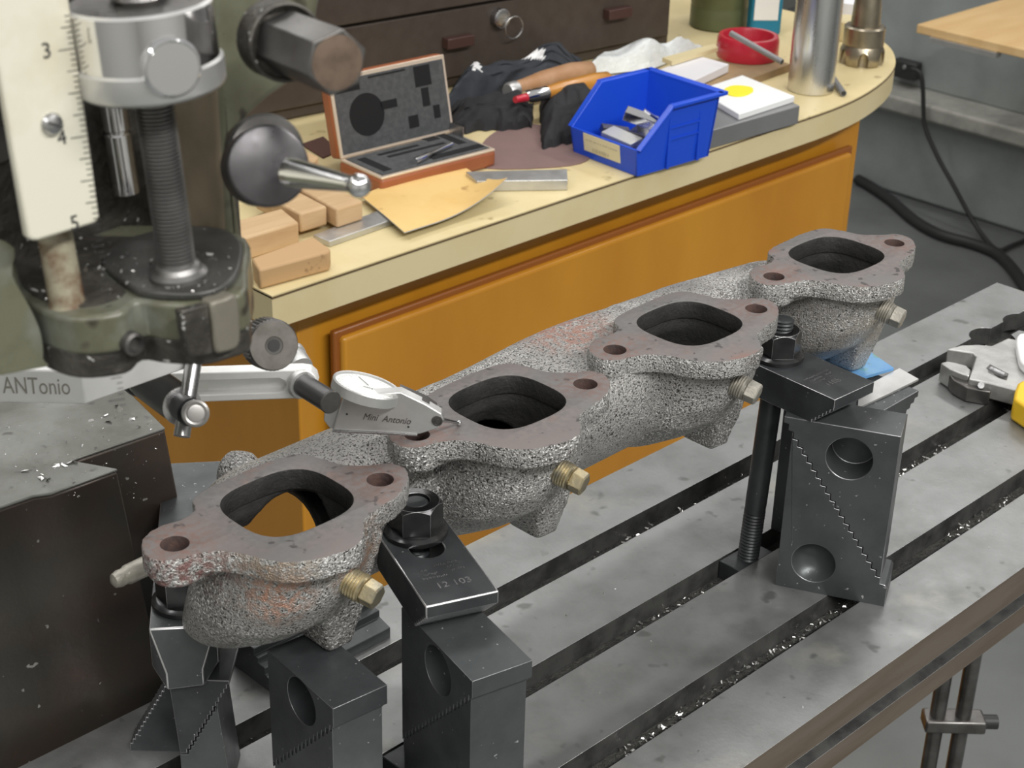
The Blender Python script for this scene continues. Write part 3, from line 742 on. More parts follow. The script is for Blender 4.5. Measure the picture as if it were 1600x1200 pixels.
# ---- block under the numbered clamp tail
pair((738, 1065), (832, 1032), 0.060, ZC2-0.0188, 0.0085, 0.030, 20, 'speckled grey-topped upper step block holding up the numbered clamp', 'plain grey lower step block below the numbered clamp', (684, 1048), 0.0112, MAT['grey_oxide'], MAT['grey_oxide'])
# ---- blocks under the left clamp nose
n_ = V((CF.x, CF.y, 0)).normalized(); e_u = V((n_.y, -n_.x, 0))
O = onz(292, 1066, 0.0620); O = V((O.x, O.y, 0)) + n_*0.002
def uz(px, py):
    p = onp(px, py, O, n_); return ((p-O).dot(e_u), p.z)
pa, pb2, pe = uz(264, 1078), uz(357, 1040), uz(288, 1215)
pa = (pa[0], 0.0619); pb2 = (pb2[0], 0.0619)
st_ = stairs(pb2, (pe[0]+0.001, 0.021), 17)
slab('step_block', O, e_u, n_, 0.0255, [pa] + st_ + [(pe[0]-0.001, 0.021)], MAT['black_oxide'], 'black upper step block under the tapered nose of the left clamp')
pr = uz(338, 1088)
lo_ = [(q[0]+0.0006, q[1]-0.0006) for q in st_ if q[0] < pr[0]]
slab('step_block', O, e_u, n_, 0.0255, [(pr[0]+0.004, 0), (pr[0], lo_[0][1])] + lo_ + [(pe[0]-0.001, lo_[-1][1]), (pe[0]-0.001, 0)], MAT['grey_oxide'], 'lower step block with a ridged edge under the left clamp nose')
pq, ps = uz(267, 1088), uz(222, 1200)
sl_ = stairs(pq, (ps[0]-0.012, 0.002), 20, True)
slab('step_block', O+n_*0.0265, e_u, n_, 0.012, sl_ + [(ps[0]-0.012, 0), (pq[0]+0.004, 0), (pq[0]+0.004, pq[1])], MAT['black_oxide'], 'thin black step block standing behind the left clamp nose, teeth outward')

# ---- packing under the last port: serrated block, bright shim and blue shim
PB = PORT[3]; zt = ZF-0.070
bl = [(1243, 600), (1385, 548), (1262, 660), (1395, 662)]
k0, k1, k2, k3 = [onz(a, b, zt-0.0035) for a, b in ((1225, 640), (1338, 552), (1436, 610), (1345, 662))]
eu4 = (k2-k3); W4 = eu4.length; eu4.normalize(); ed4 = V((-eu4.y, eu4.x, 0))
if ed4.dot(CF) < 0: ed4 = -ed4
O4 = V((k3.x, k3.y, 0))
HT = zt-0.0035
sa = [(0, 0), (W4*0.45, 0)] + stairs((W4, HT-0.004), (W4*0.45, HT-0.026), 9, True)[::-1][0:] + [(W4, HT), (0, HT)]
slab('step_block', O4, eu4, ed4, 0.05, sa, MAT['grey_oxide'], 'grey step block with a saw-toothed edge under the shims of the last port')
obj('shim_plate', MB().prism(polyz([(1342, 612), (1405, 578), (1435, 595), (1382, 621), (1340, 640)], HT+0.0002), (0, 0, 0.0012)), MAT['satin_aluminium'], label='thin bright metal shim lying on the saw-toothed block', cat='shim')
obj('shim_plate', MB().prism(polyz([(1245, 568), (1342, 542), (1396, 579), (1352, 592), (1290, 606)], HT+0.0016), (0, 0, 0.0018)), MAT['blue_shim'], label='blue stained shim plate right under the foot of the last port', cat='shim')

# ---- stepped bar lying at the back of the table under the first runner
pr_ = [(.1905, 0), (.1905, .006), (.199, .0085), (.199, .0125), (.2045, .0125), (.2045, .0155), (.2075, .0155), (.2075, .0195), (.2284, .0195), (.2284, 0)]
o = obj('stepped_bar', MB().prism([V((.392, y, z)) for y, z in pr_], (.074, 0, 0)), MAT['grey_oxide'], smooth=0, bevel=0.0004, label='stepped grey steel bar lying along the back of the table below the first port', cat='steel bar')
c = onz(566, 943, .0195)
st = [(c.x+x, c.y+y) for x, y in [(0.006+0.0045*math.cos(a), 0.0045*math.sin(a)) for a in [-math.pi/2+math.pi*i/10 for i in range(11)]] + [(-0.006+0.0045*math.cos(a), 0.0045*math.sin(a)) for a in [math.pi/2+math.pi*i/10 for i in range(11)]]]

# ---- adjustable wrench lying on the table at the right
wz = 0.015
wr = thing('adjustable_wrench', 'worn adjustable wrench with a yellow-taped handle on the table', 'wrench', onz(1545, 590, 0))
hd = [(1480, 545), (1503, 539), (1530, 538), (1549, 540), (1562, 534), (1575, 528), (1590, 531), (1602, 540), (1640, 575), (1700, 625), (1690, 650), (1640, 625), (1600, 612), (1584, 608), (1550, 599), (1514, 592), (1519, 575), (1525, 557), (1520, 551)]
obj('head', MB().prism(polyz(hd, wz), (0, 0, -wz+0.003)), MAT['wrench_steel'], wr, bevel=0.001)
jw = [(1470, 567), (1480, 564), (1495, 567), (1510, 571), (1517, 578), (1514, 587), (1500, 583), (1485, 577)]
obj('movable_jaw', MB().prism(polyz(jw, wz), (0, 0, -wz+0.001)), MAT['wrench_steel'], wr, bevel=0.0008)
jb = [(1472, 569), (1484, 579), (1500, 588), (1514, 592), (1548, 602), (1548, 612), (1512, 606), (1490, 594)]
obj('jaw_slide', MB().prism(polyz(jb, wz-0.004), (0, 0, -wz+0.0045)), MAT['dark_steel'], wr, bevel=0.0008)
wl = onz(1562, 583, wz)
obj('window_recess', MB().prism(polyz([(1541, 575), (1547, 569), (1576, 584), (1573, 594), (1560, 590)], wz+0.0002), (0, 0, -0.002)), MAT['dark_steel'], wr)
obj('knurl_screw', MB().cyl(onz(1548, 578, wz+0.0006), onz(1570, 588, wz+0.0006), 0.0026, 14), MAT['steel'], wr)
obj('jaw_pin', MB().cyl(onz(1533, 602, 0.012), onz(1533, 602, 0.0125)-ray(1533, 602)*0.004, 0.0022, 14), MAT['steel'], wr)
obj('handle_grip', MB().prism(polyz([(1586, 610), (1590, 598), (1600, 592), (1720, 660), (1700, 700), (1584, 622)], wz+0.0015), (0, 0, -wz-0.001)), MAT['yellow_grip'], wr, bevel=0.002)
b = MB().prism(polyz(spl([(1589, 527), (1600, 520), (1640, 530), (1660, 560), (1625, 580), (1598, 566), (1591, 548)], 4), 0.022), (0, 0, -0.0072))
obj('paper_wad', b, MAT['white_cloth'], bevel=0.002, label='crumpled white paper scrap lying on the wrench', cat='paper')
# ================================================================== mill head at the upper left
RT = Matrix.Rotation(math.radians(-4.3), 3, CF)
HX, HY, HZ = RT @ XA, RT @ YA, RT @ UP
H0 = dep(262, 300, 0.43)
def hp(px, py, k=0.0): return onp(px, py, H0 + HY*k, HY)
def hpoly(pts, k=0.0): return [hp(a, b, k) for a, b in pts]
hd_ = thing('mill_head', 'olive painted mill head with depth scale, stop screw and hexagon shaft', 'mill head', H0)
# big body, ram and turret carry the head (outside the picture to the left)
bodyb = MB().box((0.105, 0.13, 0.56), (0.15, 0.18, 0.42))
obj('head_body', bodyb, MAT['head_paint'], hd_, bevel=0.01)
obj('ram', MB().box((0.06, 0.42, 0.56), (0.14, 0.5, 0.16)), MAT['head_paint'], hd_, bevel=0.01)
obj('turret', MB().box((0.04, 0.46, 0.31), (0.2, 0.24, 0.36)), MAT['head_paint'], hd_, bevel=0.01)
# recess back wall
obj('recess_wall', MB().prism(hpoly([(-160, -160), (480, -160), (470, 20), (380, 150), (372, 300), (384, 470), (-160, 500)], 0.034), HY*0.012), MAT['grime'], hd_)
obj('recess_lining', MB().prism(hpoly([(268, 90), (342, 90), (356, 366), (290, 392)], 0.028), HY*0.004), mat('oily_lining', (0.22, 0.18, 0.125), 0.5, 0.1, col2=(0.14, 0.115, 0.08), scale=30, bump=0.1, bscale=120), hd_, bevel=0.0008)
obj('lining_step', MB().prism(hpoly([(284, 288), (349, 276), (356, 366), (292, 388)], 0.0262), HY*0.002), MAT['oily_lining'] if 'oily_lining' in MAT else bpy.data.materials['oily_lining'], hd_, bevel=0.0006)
# right cheek casting
ck = [(324, -110), (520, -110), (500, 20), (478, 96), (455, 132), (425, 152), (402, 172), (386, 190), (374, 230), (370, 290), (378, 350), (386, 400), (386, 470), (358, 470), (352, 380), (346, 250), (338, 130), (330, 20)]
obj('cheek_casting', MB().prism(hpoly(ck, 0.004), HY*0.034), MAT['head_paint'], hd_, bevel=0.0025, seg=4)
ck_o = bpy.data.objects['cheek_casting']; ck_o.data.materials.append(bpy.data.materials['oily_lining'])
for p in ck_o.data.polygons:
    if p.normal.dot(HX) < -0.7: p.material_index = 1
# bottom lug
LO = dep(280, 430, 0.43)
def lp(px, py, dz=0.0): return onp(px, py, LO + HZ*dz, HZ)
lug = spl([(-120, 400), (0, 408), (18, 440), (50, 476), (110, 496), (185, 489), (212, 470), (250, 474), (310, 476), (352, 466), (384, 452), (386, 420), (384, 370), (300, 352), (100, 352), (-120, 360)], 4)
lugp = [lp(a, b) for a, b in lug]
obj('bottom_lug', MB().prism(lugp, -HZ*0.0105), MAT['head_paint'], hd_, bevel=0.0022, seg=4)
obj('lug_foot', MB().prism([p - HZ*0.0095 + HY*0.0012 for p in lugp], -HZ*0.0078), MAT['grime'], hd_, bevel=0.001)
obj('pocket_floor', MB().prism([lp(a, b, 0.0) for a, b in spl([(28, 430), (52, 462), (104, 480), (160, 476), (196, 458), (168, 436), (160, 410), (205, 388), (250, 376), (100, 372), (30, 392)], 4)], HZ*0.0006), MAT['grime'], hd_)
obj('screw_boss', MB().prism([lp(a, b, 0.0) for a, b in spl([(166, 428), (196, 452), (225, 466), (280, 471), (330, 466), (364, 448), (378, 418), (376, 386), (340, 366), (270, 366), (200, 384), (166, 408)], 5)], HZ*0.0022), mat('oily_black', (0.05, 0.05, 0.047), 0.36, 0.3, col2=(0.08, 0.08, 0.075), scale=60, bump=0.1, bscale=200, spec_col=(0.5, 0.5, 0.5), spec_scale=300, spec_lo=0.72, spec_hi=0.75), hd_, bevel=0.0006)
fpl = lambda pts, off=0.0: [onp(a, b, lp(330, 473) - HY*off, HY) for a, b in pts]
obj('oily_strip', MB().prism(fpl([(283, 486), (326, 476), (332, 540), (334, 553), (296, 560), (288, 520)], 0.0016), HY*0.003), MAT['grime'], hd_, bevel=0.0005)
obj('corner_pad', MB().prism(fpl(spl([(331, 476), (350, 467), (370, 462), (376, 500), (374, 540), (350, 552), (338, 548), (334, 510)], 4), 0.0018), HY*0.005), mat('olive_grey', (0.16, 0.15, 0.12), 0.42, 0.15, col2=(0.13, 0.12, 0.095), scale=40), hd_, bevel=0.0008)
obj('left_cheek', MB().prism([onp(a, b, lp(70, 486), HY) for a, b in spl([(-160, 372), (10, 378), (20, 430), (46, 478), (64, 520), (68, 560), (58, 576), (-160, 588)], 4)], HY*0.02), MAT['head_paint'], hd_, bevel=0.002, seg=3)
sc_ = onp(208, 537, lp(200, 487), HY)
sw = obj('grub_screw', MB().lathe(sc_ + HY*0.002, -HY, [(0.0030, 0), (0.0030, 0.0028), (0.0022, 0.0032), (0.0018, 0.0015)], 20), MAT['dark_steel'], hd_)
# scale plate
SO = dep(95, 215, 0.39)
def sp(px, py, k=0.0): return onp(px, py, SO + HY*k, HY)
plate = [(-60, -120), (92, -120), (109, 0), (134, 172), (157, 338), (154, 346), (148, 350), (60, 377), (50, 377), (44, 370), (22, 240), (0, 112), (-30, -20)]
pl_ = obj('scale_plate', MB().prism([sp(a, b) for a, b in plate], HY*0.003), MAT['scale_white'], hd_, bevel=0.0009, seg=3)
ex = (sp(100, 215)-sp(60, 215)); ex = HX; ey = HZ
for ch_, px, py, s_ in (('3', 73, 80, 0.0052), ('5', 117, 349, 0.0052), ('4', 97, 216, 0.0050)):
    p = sp(px, py, -0.0001)
    obj('scale_number', text_bm(ch_, s_, 0.0001, p, ex, ey), MAT['ink'], pl_, smooth=0)
tk = MB()
for k in range(-6, 66):
    t = (k)/16.0                                   # inches below the 3 mark
    yy = 75 + t*2*137/2
    xr = 109 + (157-109)*(yy/338.0) - 2.5
    ln = 26 if k % 16 == 0 else (20 if k % 8 == 0 else (17 if k % 4 == 0 else 9))
    a, c = sp(xr, yy, -0.0001), sp(xr-ln, yy + ln*0.16, -0.0001)
    u = (c-a).normalized(); v_ = u.cross(HY)
    wv = v_*0.00009
    tk.prism([a+wv, c+wv, c-wv, a-wv], -HY*0.0001)
obj('graduation_marks', tk, MAT['ink'], pl_, smooth=0)
ps = sp(80, 193, 0)
scw = obj('plate_screw', MB().lathe(ps, -HY, [(0.0026, 0), (0.0027, 0.0006), (0.0022, 0.0015), (0.0010, 0.0020)], 24), MAT['steel'], pl_)
obj('screw_slot', MB().box(ps-HY*0.0018, (0.0038, 0.0007, 0.0006), Matrix((HX, HY, HZ)).transposed() @ Matrix.Rotation(0.5, 3, 'Y')), MAT['ink'], scw)
# post under the plate, bright pin, stop screw with its quick nut
obj('scale_post', MB().lathe(lp(105, 474), HZ, [(0.0048, 0), (0.0044, 0.001), (0.0042, 0.026)], 24), mat('rusty_cream', (0.27, 0.25, 0.18), 0.4, 0.1, col2=(0.10, 0.05, 0.025), scale=70, lo=0.48, hi=0.62, bump=0.1, bscale=200), hd_)
pn = dep(198, 300, 0.455)
obj('guide_pin', MB().lathe(pn, HZ, [(0.0036, 0), (0.0036, 0.0165), (0.0031, 0.017), (0.0031, 0.0176), (0.0036, 0.018), (0.0036, 0.06)], 24), MAT['chrome'], hd_)
RB = lp(280, 432, 0.0022)
pr_ = [(0.0072, 0), (0.0074, 0.0012), (0.0062, 0.0022), (0.0056, 0.0034), (0.0046, 0.0040)]
z = 0.0044
while z < 0.075: pr_ += [(0.0048, z), (0.0048, z+0.0002), (0.0040, z+0.00055)]; z += 0.0010
obj('stop_screw', MB().lathe(RB, HZ, pr_+[(0.0045, 0.12)], 28), MAT['thread_steel'], hd_, smooth=20)
zb_ = None
best = 1e9
for k in range(0, 400):
    p = RB + HZ*(k*0.0003); d = p-CC; py = 600-FPX*d.dot(CU)/d.dot(CF)
    if abs(py-138) < best: best = abs(py-138); zb_ = k*0.0003
NC = RB + HZ*zb_
qn = obj('quick_nut', MB().lathe(NC, HZ, [(0.0165, 0.0), (0.0176, 0.0008), (0.0180, 0.0016), (0.0180, 0.0068), (0.0172, 0.0074), (0.0172, 0.0205), (0.0164, 0.0212), (0.0060, 0.0212), (0.0060, 0.0225)], 64), MAT['satin_aluminium'], hd_, smooth=40)
qn.data.materials.append(MAT['chrome']); qn.data.materials.append(MAT['dark_steel'])
for p in qn.data.polygons:
    c = (p.center + H0 - NC).dot(HZ)
    if 0.0073 < c < 0.0208: p.material_index = 1
    elif c > 0.0210: p.material_index = 2
n1 = (V((-CF.x, -CF.y, 0)).normalized() + CR*0.58).normalized()
BC = NC + HZ*0.0095 + n1*0.0135
obj('release_button', MB().lathe(BC, n1, [(0.0070, 0), (0.0070, 0.0050), (0.0066, 0.0054), (0.0063, 0.0050), (0.0060, 0.0055)], 40), MAT['chrome'], qn, smooth=30)
obj('nut_collar', MB().lathe(NC+HZ*0.0222, HZ, [(0.0070, 0), (0.0072, 0.0012), (0.0066, 0.002), (0.0066, 0.012)], 32), MAT['chrome'], qn, smooth=40)
# hexagon shaft
E_ = dep(527, 98, 0.385); hl = 0.030; ha = (-HY*0.62 - CF*0.50 + HX*0.12 - CU*0.20).normalized()
hx_, hyv, haz = frame(ha)
r6 = 0.0079
rings = []
for k, s_ in ((-hl, 1), (-0.0006, 1), (0, 0.985)):
    rings.append([E_ + ha*k + (hx_*math.cos(math.pi/3*i+0.28) + hyv*math.sin(math.pi/3*i+0.28))*r6*s_ for i in range(6)])
o = obj('hexagon_shaft', MB().loft(rings), MAT['dark_steel'], hd_, smooth=0)
boolean(o, [MB().lathe(E_ - ha*hl*1.1, ha, [(0.02, -0.01), (0.02, hl*1.1-0.004), (0.0066, hl*1.1+0.0004)], 48)], 'INTERSECT')
finish(o.data, 15)
m = o.modifiers.new('bevel', 'BEVEL'); m.width = 0.0003; m.segments = 2; m.limit_method = 'ANGLE'; m.angle_limit = math.radians(20)
obj('shaft_end', MB().lathe(E_, ha, [(0.0064, -0.0002), (0.0064, 0.0001), (0.003, 0.0004)], 40), mat('brown_steel', (0.165, 0.12, 0.09), 0.45, 0.5, col2=(0.115, 0.082, 0.062), scale=260), o)
obj('shaft_seat', MB().lathe(E_ - ha*(hl-0.0015), ha, [(0.0098, -0.008), (0.0098, 0), (0.0092, 0.0004), (0.0088, 0.0), (0.0086, -0.002)], 40), MAT['grime'], hd_)
# quill lock lever
LC = dep(420, 259, 0.412); la = (-HY*0.45 - CF*0.65 + HZ*0.05).normalized()
lk = obj('lock_hub', MB().lathe(LC, la, [(0.0098, -0.014), (0.0102, -0.004), (0.0102, -0.0006), (0.0098, 0), (0.0093, 0.0002)], 48), mat('lock_black', (0.06, 0.058, 0.06), 0.33, 0.6, col2=(0.085, 0.08, 0.085), scale=60, rvar=0.08), hd_, smooth=30)
obj('hub_collar', MB().lathe(LC - la*0.010 + HZ*0.0035 + HX*0.002, la, [(0.0098, -0.006), (0.0098, 0.0), (0.009, 0.0006)], 40), MAT['dark_steel'], lk)
a, c = dep(462, 271, 0.404), dep(552, 288, 0.392)
ax = (c-a).normalized(); ln = (c-a).length
lv = obj('lever', MB().lathe(a, ax, [(0.0037, -0.002), (0.0036, 0.001), (0.0020, ln-0.0015), (0.0022, ln)], 24), MAT['chrome'], lk, smooth=40)
obj('lever_ball', MB().sphere(dep(561, 290, 0.391), 0.0029, 28, 18), MAT['chrome'], lv, smooth=80)
obj('side_knob', MB().lathe(dep(-14, 222, 0.43), -HY, [(0.005, -0.01), (0.0052, 0.003), (0.0046, 0.004)], 32), MAT['dark_steel'], hd_)
ch = MB()
for px, py in [(145, 382), (138, 388), (199, 396), (134, 421), (155, 418), (160, 419), (158, 429), (148, 441), (145, 457), (196, 418), (214, 412), (328, 397), (322, 440), (262, 450), (46, 446), (54, 453), (165, 300)]:
    chip(lp(px, py, 0.0028), rnd.uniform(0.0004, 0.0012))
for k in range(150):
    chip(lp(rnd.uniform(60, 360), rnd.uniform(385, 470), 0.0026), rnd.uniform(0.00015, 0.0005))
obj('metal_chips', ch, MAT['chip_metal'], hd_, smooth=0, kind='stuff')

# ================================================================== indicator holder
DR = 0.578
pb_ = dep(131, 606, DR); zr = pb_.z
Rh = V((CR.x, CR.y, 0)).normalized()
P0 = pb_ - Rh*0.10; P1 = pb_; P2 = pb_ + XA*0.068
ih = thing('indicator_holder', 'aluminium spindle clamp with a slotted swivel arm carrying the dial indicator', 'indicator holder', (P1.x, P1.y, zr))
pln = [P0, P1, P2, P2 + V((0.004, 0.012, 0)), P2 + V((-0.01, 0.022, 0)), P1 + V((0.0, 0.03, 0)), P0 + V((0.02, 0.04, 0))]
obj('clamp_bar', MB().prism([p - UP*0.0064 for p in pln], UP*0.0128), MAT['bright_aluminium'], ih, bevel=0.0006)
nb = V((-Rh.y, Rh.x, 0)); nb = nb if nb.dot(CF) < 0 else -nb
p = onp(57, 604, P1, nb)
obj('engraved_name', text_bm('ANTonio', 0.0092, 0.00008, p + nb*0.00005, Rh, UP, sx=0.66), mat('engraving', (0.30, 0.29, 0.26), 0.6, 0.4), ih, smooth=0)
# knurled knob on its stem
KF = dep(428, 540, 0.600); kn = (-CF + CR*0.46 - CU*0.14).normalized()
kx, ky, _ = frame(kn)
rings = []
for h in [0.0, 0.0009]+[0.0016+i*0.0008 for i in range(11)]+[0.0112]:
    tw_ = 0.0 if int(h*10000) % 16 < 8 else 0.5
    rr = [0.0088, 0.0093][h > 0.0005]
    rings.append([KF - kn*h + (kx*math.cos(2*math.pi*(i+tw_)/80) + ky*math.sin(2*math.pi*(i+tw_)/80))*(rr + (0.00022 if (i % 2) else -0.00022)*(h > 0.0012)) for i in range(80)])
kb = obj('knurled_knob', MB().loft(rings), MAT['dark_steel'], ih, smooth=0)
obj('knob_face', MB().lathe(KF, kn, [(0.0089, -0.0004), (0.0088, 0.0001), (0.0034, 0.0002), (0.0030, -0.0002)], 40), mat('worn_face', (0.22, 0.205, 0.19), 0.42, 0.8, col2=(0.16, 0.15, 0.135), scale=160), kb)
obj('knob_socket', MB().lathe(KF, kn, [(0.0022, 0.0001), (0.0022, 0.0003), (0.0008, 0.00032)], 24), MAT['ink'], kb)
obj('knob_stem', MB().cyl(KF-kn*0.010, KF-kn*0.028, 0.0050, 24), MAT['satin_aluminium'], ih)
obj('knob_bracket', MB().tube([KF-kn*0.022, (KF-kn*0.022).lerp(P2, 0.5), P2+V((-0.004, 0.010, 0))], 0.0058, 16), MAT['bright_aluminium'], ih)
# rod, rod swivel
r0, r1 = dep(304, 556, 0.606), dep(284, 682, 0.600)
obj('hanger_rod', MB().cyl(r0, r1, 0.0030, 24), MAT['steel'], ih)
c0, c1 = dep(231, 596, 0.634), dep(284, 634, 0.605)
ax = (c1-c0).normalized()
obj('rod_swivel', MB().cyl(c0, c1, 0.0072, 32), MAT['black_plastic'], ih, bevel=0.0005)
obj('swivel_ring', MB().lathe(c1, ax, [(0.0073, -0.0002), (0.0073, 0.0006), (0.0062, 0.0008)], 32), MAT['steel'], ih)
obj('swivel_body', MB().cyl(c1+ax*0.0005, c1+ax*0.009, 0.0052, 28), MAT['black_plastic'], ih)
e_ = dep(306, 646, 0.590)
obj('swivel_screw', MB().lathe(e_, -CF+CR*0.3, [(0.0048, -0.004), (0.0050, -0.001), (0.0048, 0.0), (0.0040, 0.0004), (0.0032, 0.0001), (0.0030, 0.0005), (0.0022, 0.0006)], 32), mat('grey_cap', (0.33, 0.32, 0.31), 0.35, 0.8), ih)
obj('swivel_spacer', MB().lathe(c0, -ax, [(0.0068, 0), (0.0068, 0.005), (0.006, 0.0052)], 28), MAT['satin_aluminium'], ih)
obj('swivel_knob', MB().lathe(c0-ax*0.005, -ax, [(0.0076, 0), (0.008, 0.002), (0.008, 0.008), (0.007, 0.009)], 32), MAT['black_plastic'], ih)
# slotted arm
an = V((CF.x, CF.y, 0)).normalized()
AO = dep(380, 602, 0.665)
def ap(px, py, k=0.0): return onp(px, py, AO + an*k, an)
arm = [(236, 588), (262, 584), (340, 582), (470, 578), (484, 580), (493, 588), (496, 600), (492, 612), (482, 620), (466, 623), (330, 628), (240, 632), (232, 610)]
o = obj('slotted_arm', MB().prism([ap(a, b) for a, b in arm], an*0.0065), MAT['bright_aluminium'], ih, smooth=0)
slot = [(300, 596), (436, 592), (445, 596), (448, 603), (444, 610), (436, 613), (300, 618)]
boolean(o, [MB().prism([ap(a, b) - an*0.01 for a, b in slot], an*0.0145)])
finish(o.data, 0)
m = o.modifiers.new('bevel', 'BEVEL'); m.width = 0.0005; m.segments = 2; m.limit_method = 'ANGLE'; m.angle_limit = math.radians(35)
c0, c1 = dep(471, 600, 0.664), dep(515, 627, 0.690)
c1 = dep(516, 628, 0.648)
ax = (c1-c0).normalized()
obj('arm_collar', MB().lathe(c0, ax, [(0.0060, -0.001), (0.0062, 0.0004), (0.0056, 0.0016)], 32), MAT['satin_aluminium'], ih)
obj('arm_swivel', MB().cyl(c0, c1, 0.0046, 28), mat('gunmetal', (0.10, 0.10, 0.10), 0.35, 0.7), ih, bevel=0.0003)
obj('swivel_end', MB().lathe(c1, ax, [(0.0046, -0.0002), (0.0047, 0.0005), (0.0044, 0.0009)], 28), MAT['dark_steel'], ih)
obj('arm_cap', MB().lathe(dep(464, 566, 0.676), CU*0.4+CF*0.4-CR*0.3, [(0.0052, -0.004), (0.0052, 0.002), (0.0046, 0.003), (0.0055, 0.0035), (0.0055, 0.006), (0.0045, 0.007)], 28), MAT['satin_aluminium'], ih)

# ================================================================== dial test indicator
Rp = V((an.y, -an.x, 0))
T = onz(717, 661, ZF+0.0012)
di = thing('dial_indicator', 'small silver dial test indicator with white face, its ball tip on the second port flange', 'dial indicator', T)
def ip(px, py, k=0.0): return onp(px, py, T + an*(k-0.019), an)
obj('dovetail_grip', MB().prism([onp(a, b, ip(515, 640, 0.0), an) for a, b in ((507, 640), (534, 622), (521, 671), (514, 668), (506, 657))], an*0.006), MAT['satin_aluminium'], ih, bevel=0.0004)
side = [(537, 618), (520, 672), (652, 679), (658, 678), (680, 671), (689, 665), (693, 656), (690, 647), (680, 641), (665, 632), (626, 613)]
obj('indicator_body', MB().prism([ip(a, b, -0.004) for a, b in side], an*0.0055), MAT['satin_aluminium'], di, bevel=0.0005)
obj('dovetail_rail', MB().prism([ip(a, b, -0.0048) for a, b in ((519, 673), (652, 679.5), (652, 681.5), (519, 675.5))], an*0.006), MAT['steel'], di)
obj('top_rail', MB().prism([ip(a, b, -0.002) for a, b in ((624, 610), (667, 629), (682, 640), (680, 642), (664, 633), (624, 614))], an*0.006), MAT['dark_steel'], di)
pv = ip(683, 657.5, -0.004)
pvo = obj('pivot_screw', MB().lathe(pv, -an, [(0.0023, 0), (0.0024, 0.0003), (0.0018, 0.0004), (0.0017, 0.0001), (0.0010, 0.0002), (0.0009, 0.0004), (0.0004, 0.0004)], 28), MAT['dark_steel'], di)
for a, b in ((542, 647), (638, 667)):
    obj('pin_hole', MB().lathe(ip(a, b, -0.004), -an, [(0.0005, 0), (0.0005, 0.00008), (0.0001, 0.0001)], 12), MAT['ink'], di)
obj('engraved_signature', text_bm('Mini  Antonio', 0.0043, 0.00008, ip(604, 655, -0.00415), Rp - UP*0.09, UP + Rp*0.09, shear=0.35, sx=0.85), MAT['dark_steel'], di, smooth=0)
nd = (-CF*0.29 + (CU*math.cos(math.radians(17.5)) + CR*math.sin(math.radians(17.5)))*0.957).normalized()
DC = dep(574, 600.5, (ip(574, 620)-CC).dot(CF)-0.001)
obj('bezel', MB().lathe(DC, nd, [(0.0136, -0.0052), (0.0148, -0.0046), (0.0149, -0.0004), (0.0146, 0.0), (0.0138, -0.0002), (0.0136, -0.0012)], 64), MAT['satin_aluminium'], di, smooth=30)
df = obj('dial_face', MB().lathe(DC, nd, [(0.0137, -0.0016), (0.0137, -0.0011), (0.0002, -0.0010)], 56), MAT['dial_white'], di, smooth=30)
dx = (CR - nd*CR.dot(nd)).normalized(); dy = nd.cross(dx)
tk = MB()
for k in range(40):
    a = 2*math.pi*k/40; d_ = dx*math.cos(a) + dy*math.sin(a); q = nd.cross(d_)*0.00007
    p0_, p1_ = DC + d_*(0.0112 if k % 5 else 0.0100) - nd*0.0010, DC + d_*0.0128 - nd*0.0010
    tk.prism([p0_+q, p1_+q, p1_-q, p0_-q], nd*0.00008)
obj('dial_marks', tk, mat('pale_ink', (0.35, 0.35, 0.34), 0.6), df, smooth=0)
a0, a1 = onp(560, 588, DC-nd*0.0006, nd), onp(576, 602, DC-nd*0.0006, nd)
obj('needle', MB().cyl(a0, a1, 0.00014, 6), MAT['ink'], df)
tt = text_bm('.0005"', 0.0022, 0.00004, onp(576, 606, DC-nd*0.00095, nd), dx, dy); obj('dial_print', tt, MAT['ink'], df, smooth=0)
s0_ = ip(691, 656, 0.0)
tip = obj('contact_stem', MB().tube([s0_, s0_.lerp(T, 0.5), T], [0.00105, 0.0008, 0.0006], 14), MAT['steel'], di)
obj('contact_ball', MB().sphere(T, 0.0012, 18, 12), MAT['chrome'], tip, smooth=80)
# ================================================================== cabinet and counter
ZT = -0.04; YF = 0.6553; XL = 0.7405; th = 0.030
cab = thing('wooden_cabinet', 'orange varnished wooden cabinet with raised panels below the counter', 'cabinet', (1.2, 0.9, FZ))
cy = YF + 0.028; cxl, cxr = XL+0.0525, 1.626
obj('carcass', MB().box(((cxl+cxr)/2, cy+0.31, (ZT-th+FZ)/2), (cxr-cxl, 0.60, ZT-th-FZ)), MAT['orange_wood'], cab, bevel=0.002)
pl0 = ony(532, 540, cy-0.006); 
pr0 = ony(1330, 226, cy-0.006)
pz = ony(540, 524, cy-0.006).z
pn_ = MB().box(((pl0.x+pr0.x)/2, cy-0.004, (pz+FZ+0.12)/2), (pr0.x-pl0.x, 0.012, pz-FZ-0.12))
obj('raised_panel', pn_, MAT['orange_wood'], cab, bevel=0.004, seg=3)
obj('panel_moulding', MB().box(((pl0.x+pr0.x)/2, cy-0.0015, (pz+FZ+0.12)/2), (pr0.x-pl0.x+0.012, 0.007, pz-FZ-0.12+0.012)), MAT['orange_wood_dark'], cab, bevel=0.002)
ct = thing('countertop', 'pale laminate countertop with rounded end', 'countertop', (1.2, 0.95, ZT-th))
def topoly(z):
    pts = [V((XL, YF, z)), ]
    e0 = onz(1245, 190, ZT)
    curve = [(1245, 189), (1300, 170), (1345, 150), (1378, 128), (1396, 108), (1399, 92), (1392, 76), (1375, 62), (1350, 50), (1320, 38)]
    pts += [V((onz(a, b, ZT).x, max(YF, onz(a, b, ZT).y), z)) for a, b in spl(curve, 3, False)]
    lst = pts[-1]
    pts += [V((lst.x, 1.65, z)), V((XL, 1.65, z))]
    return pts
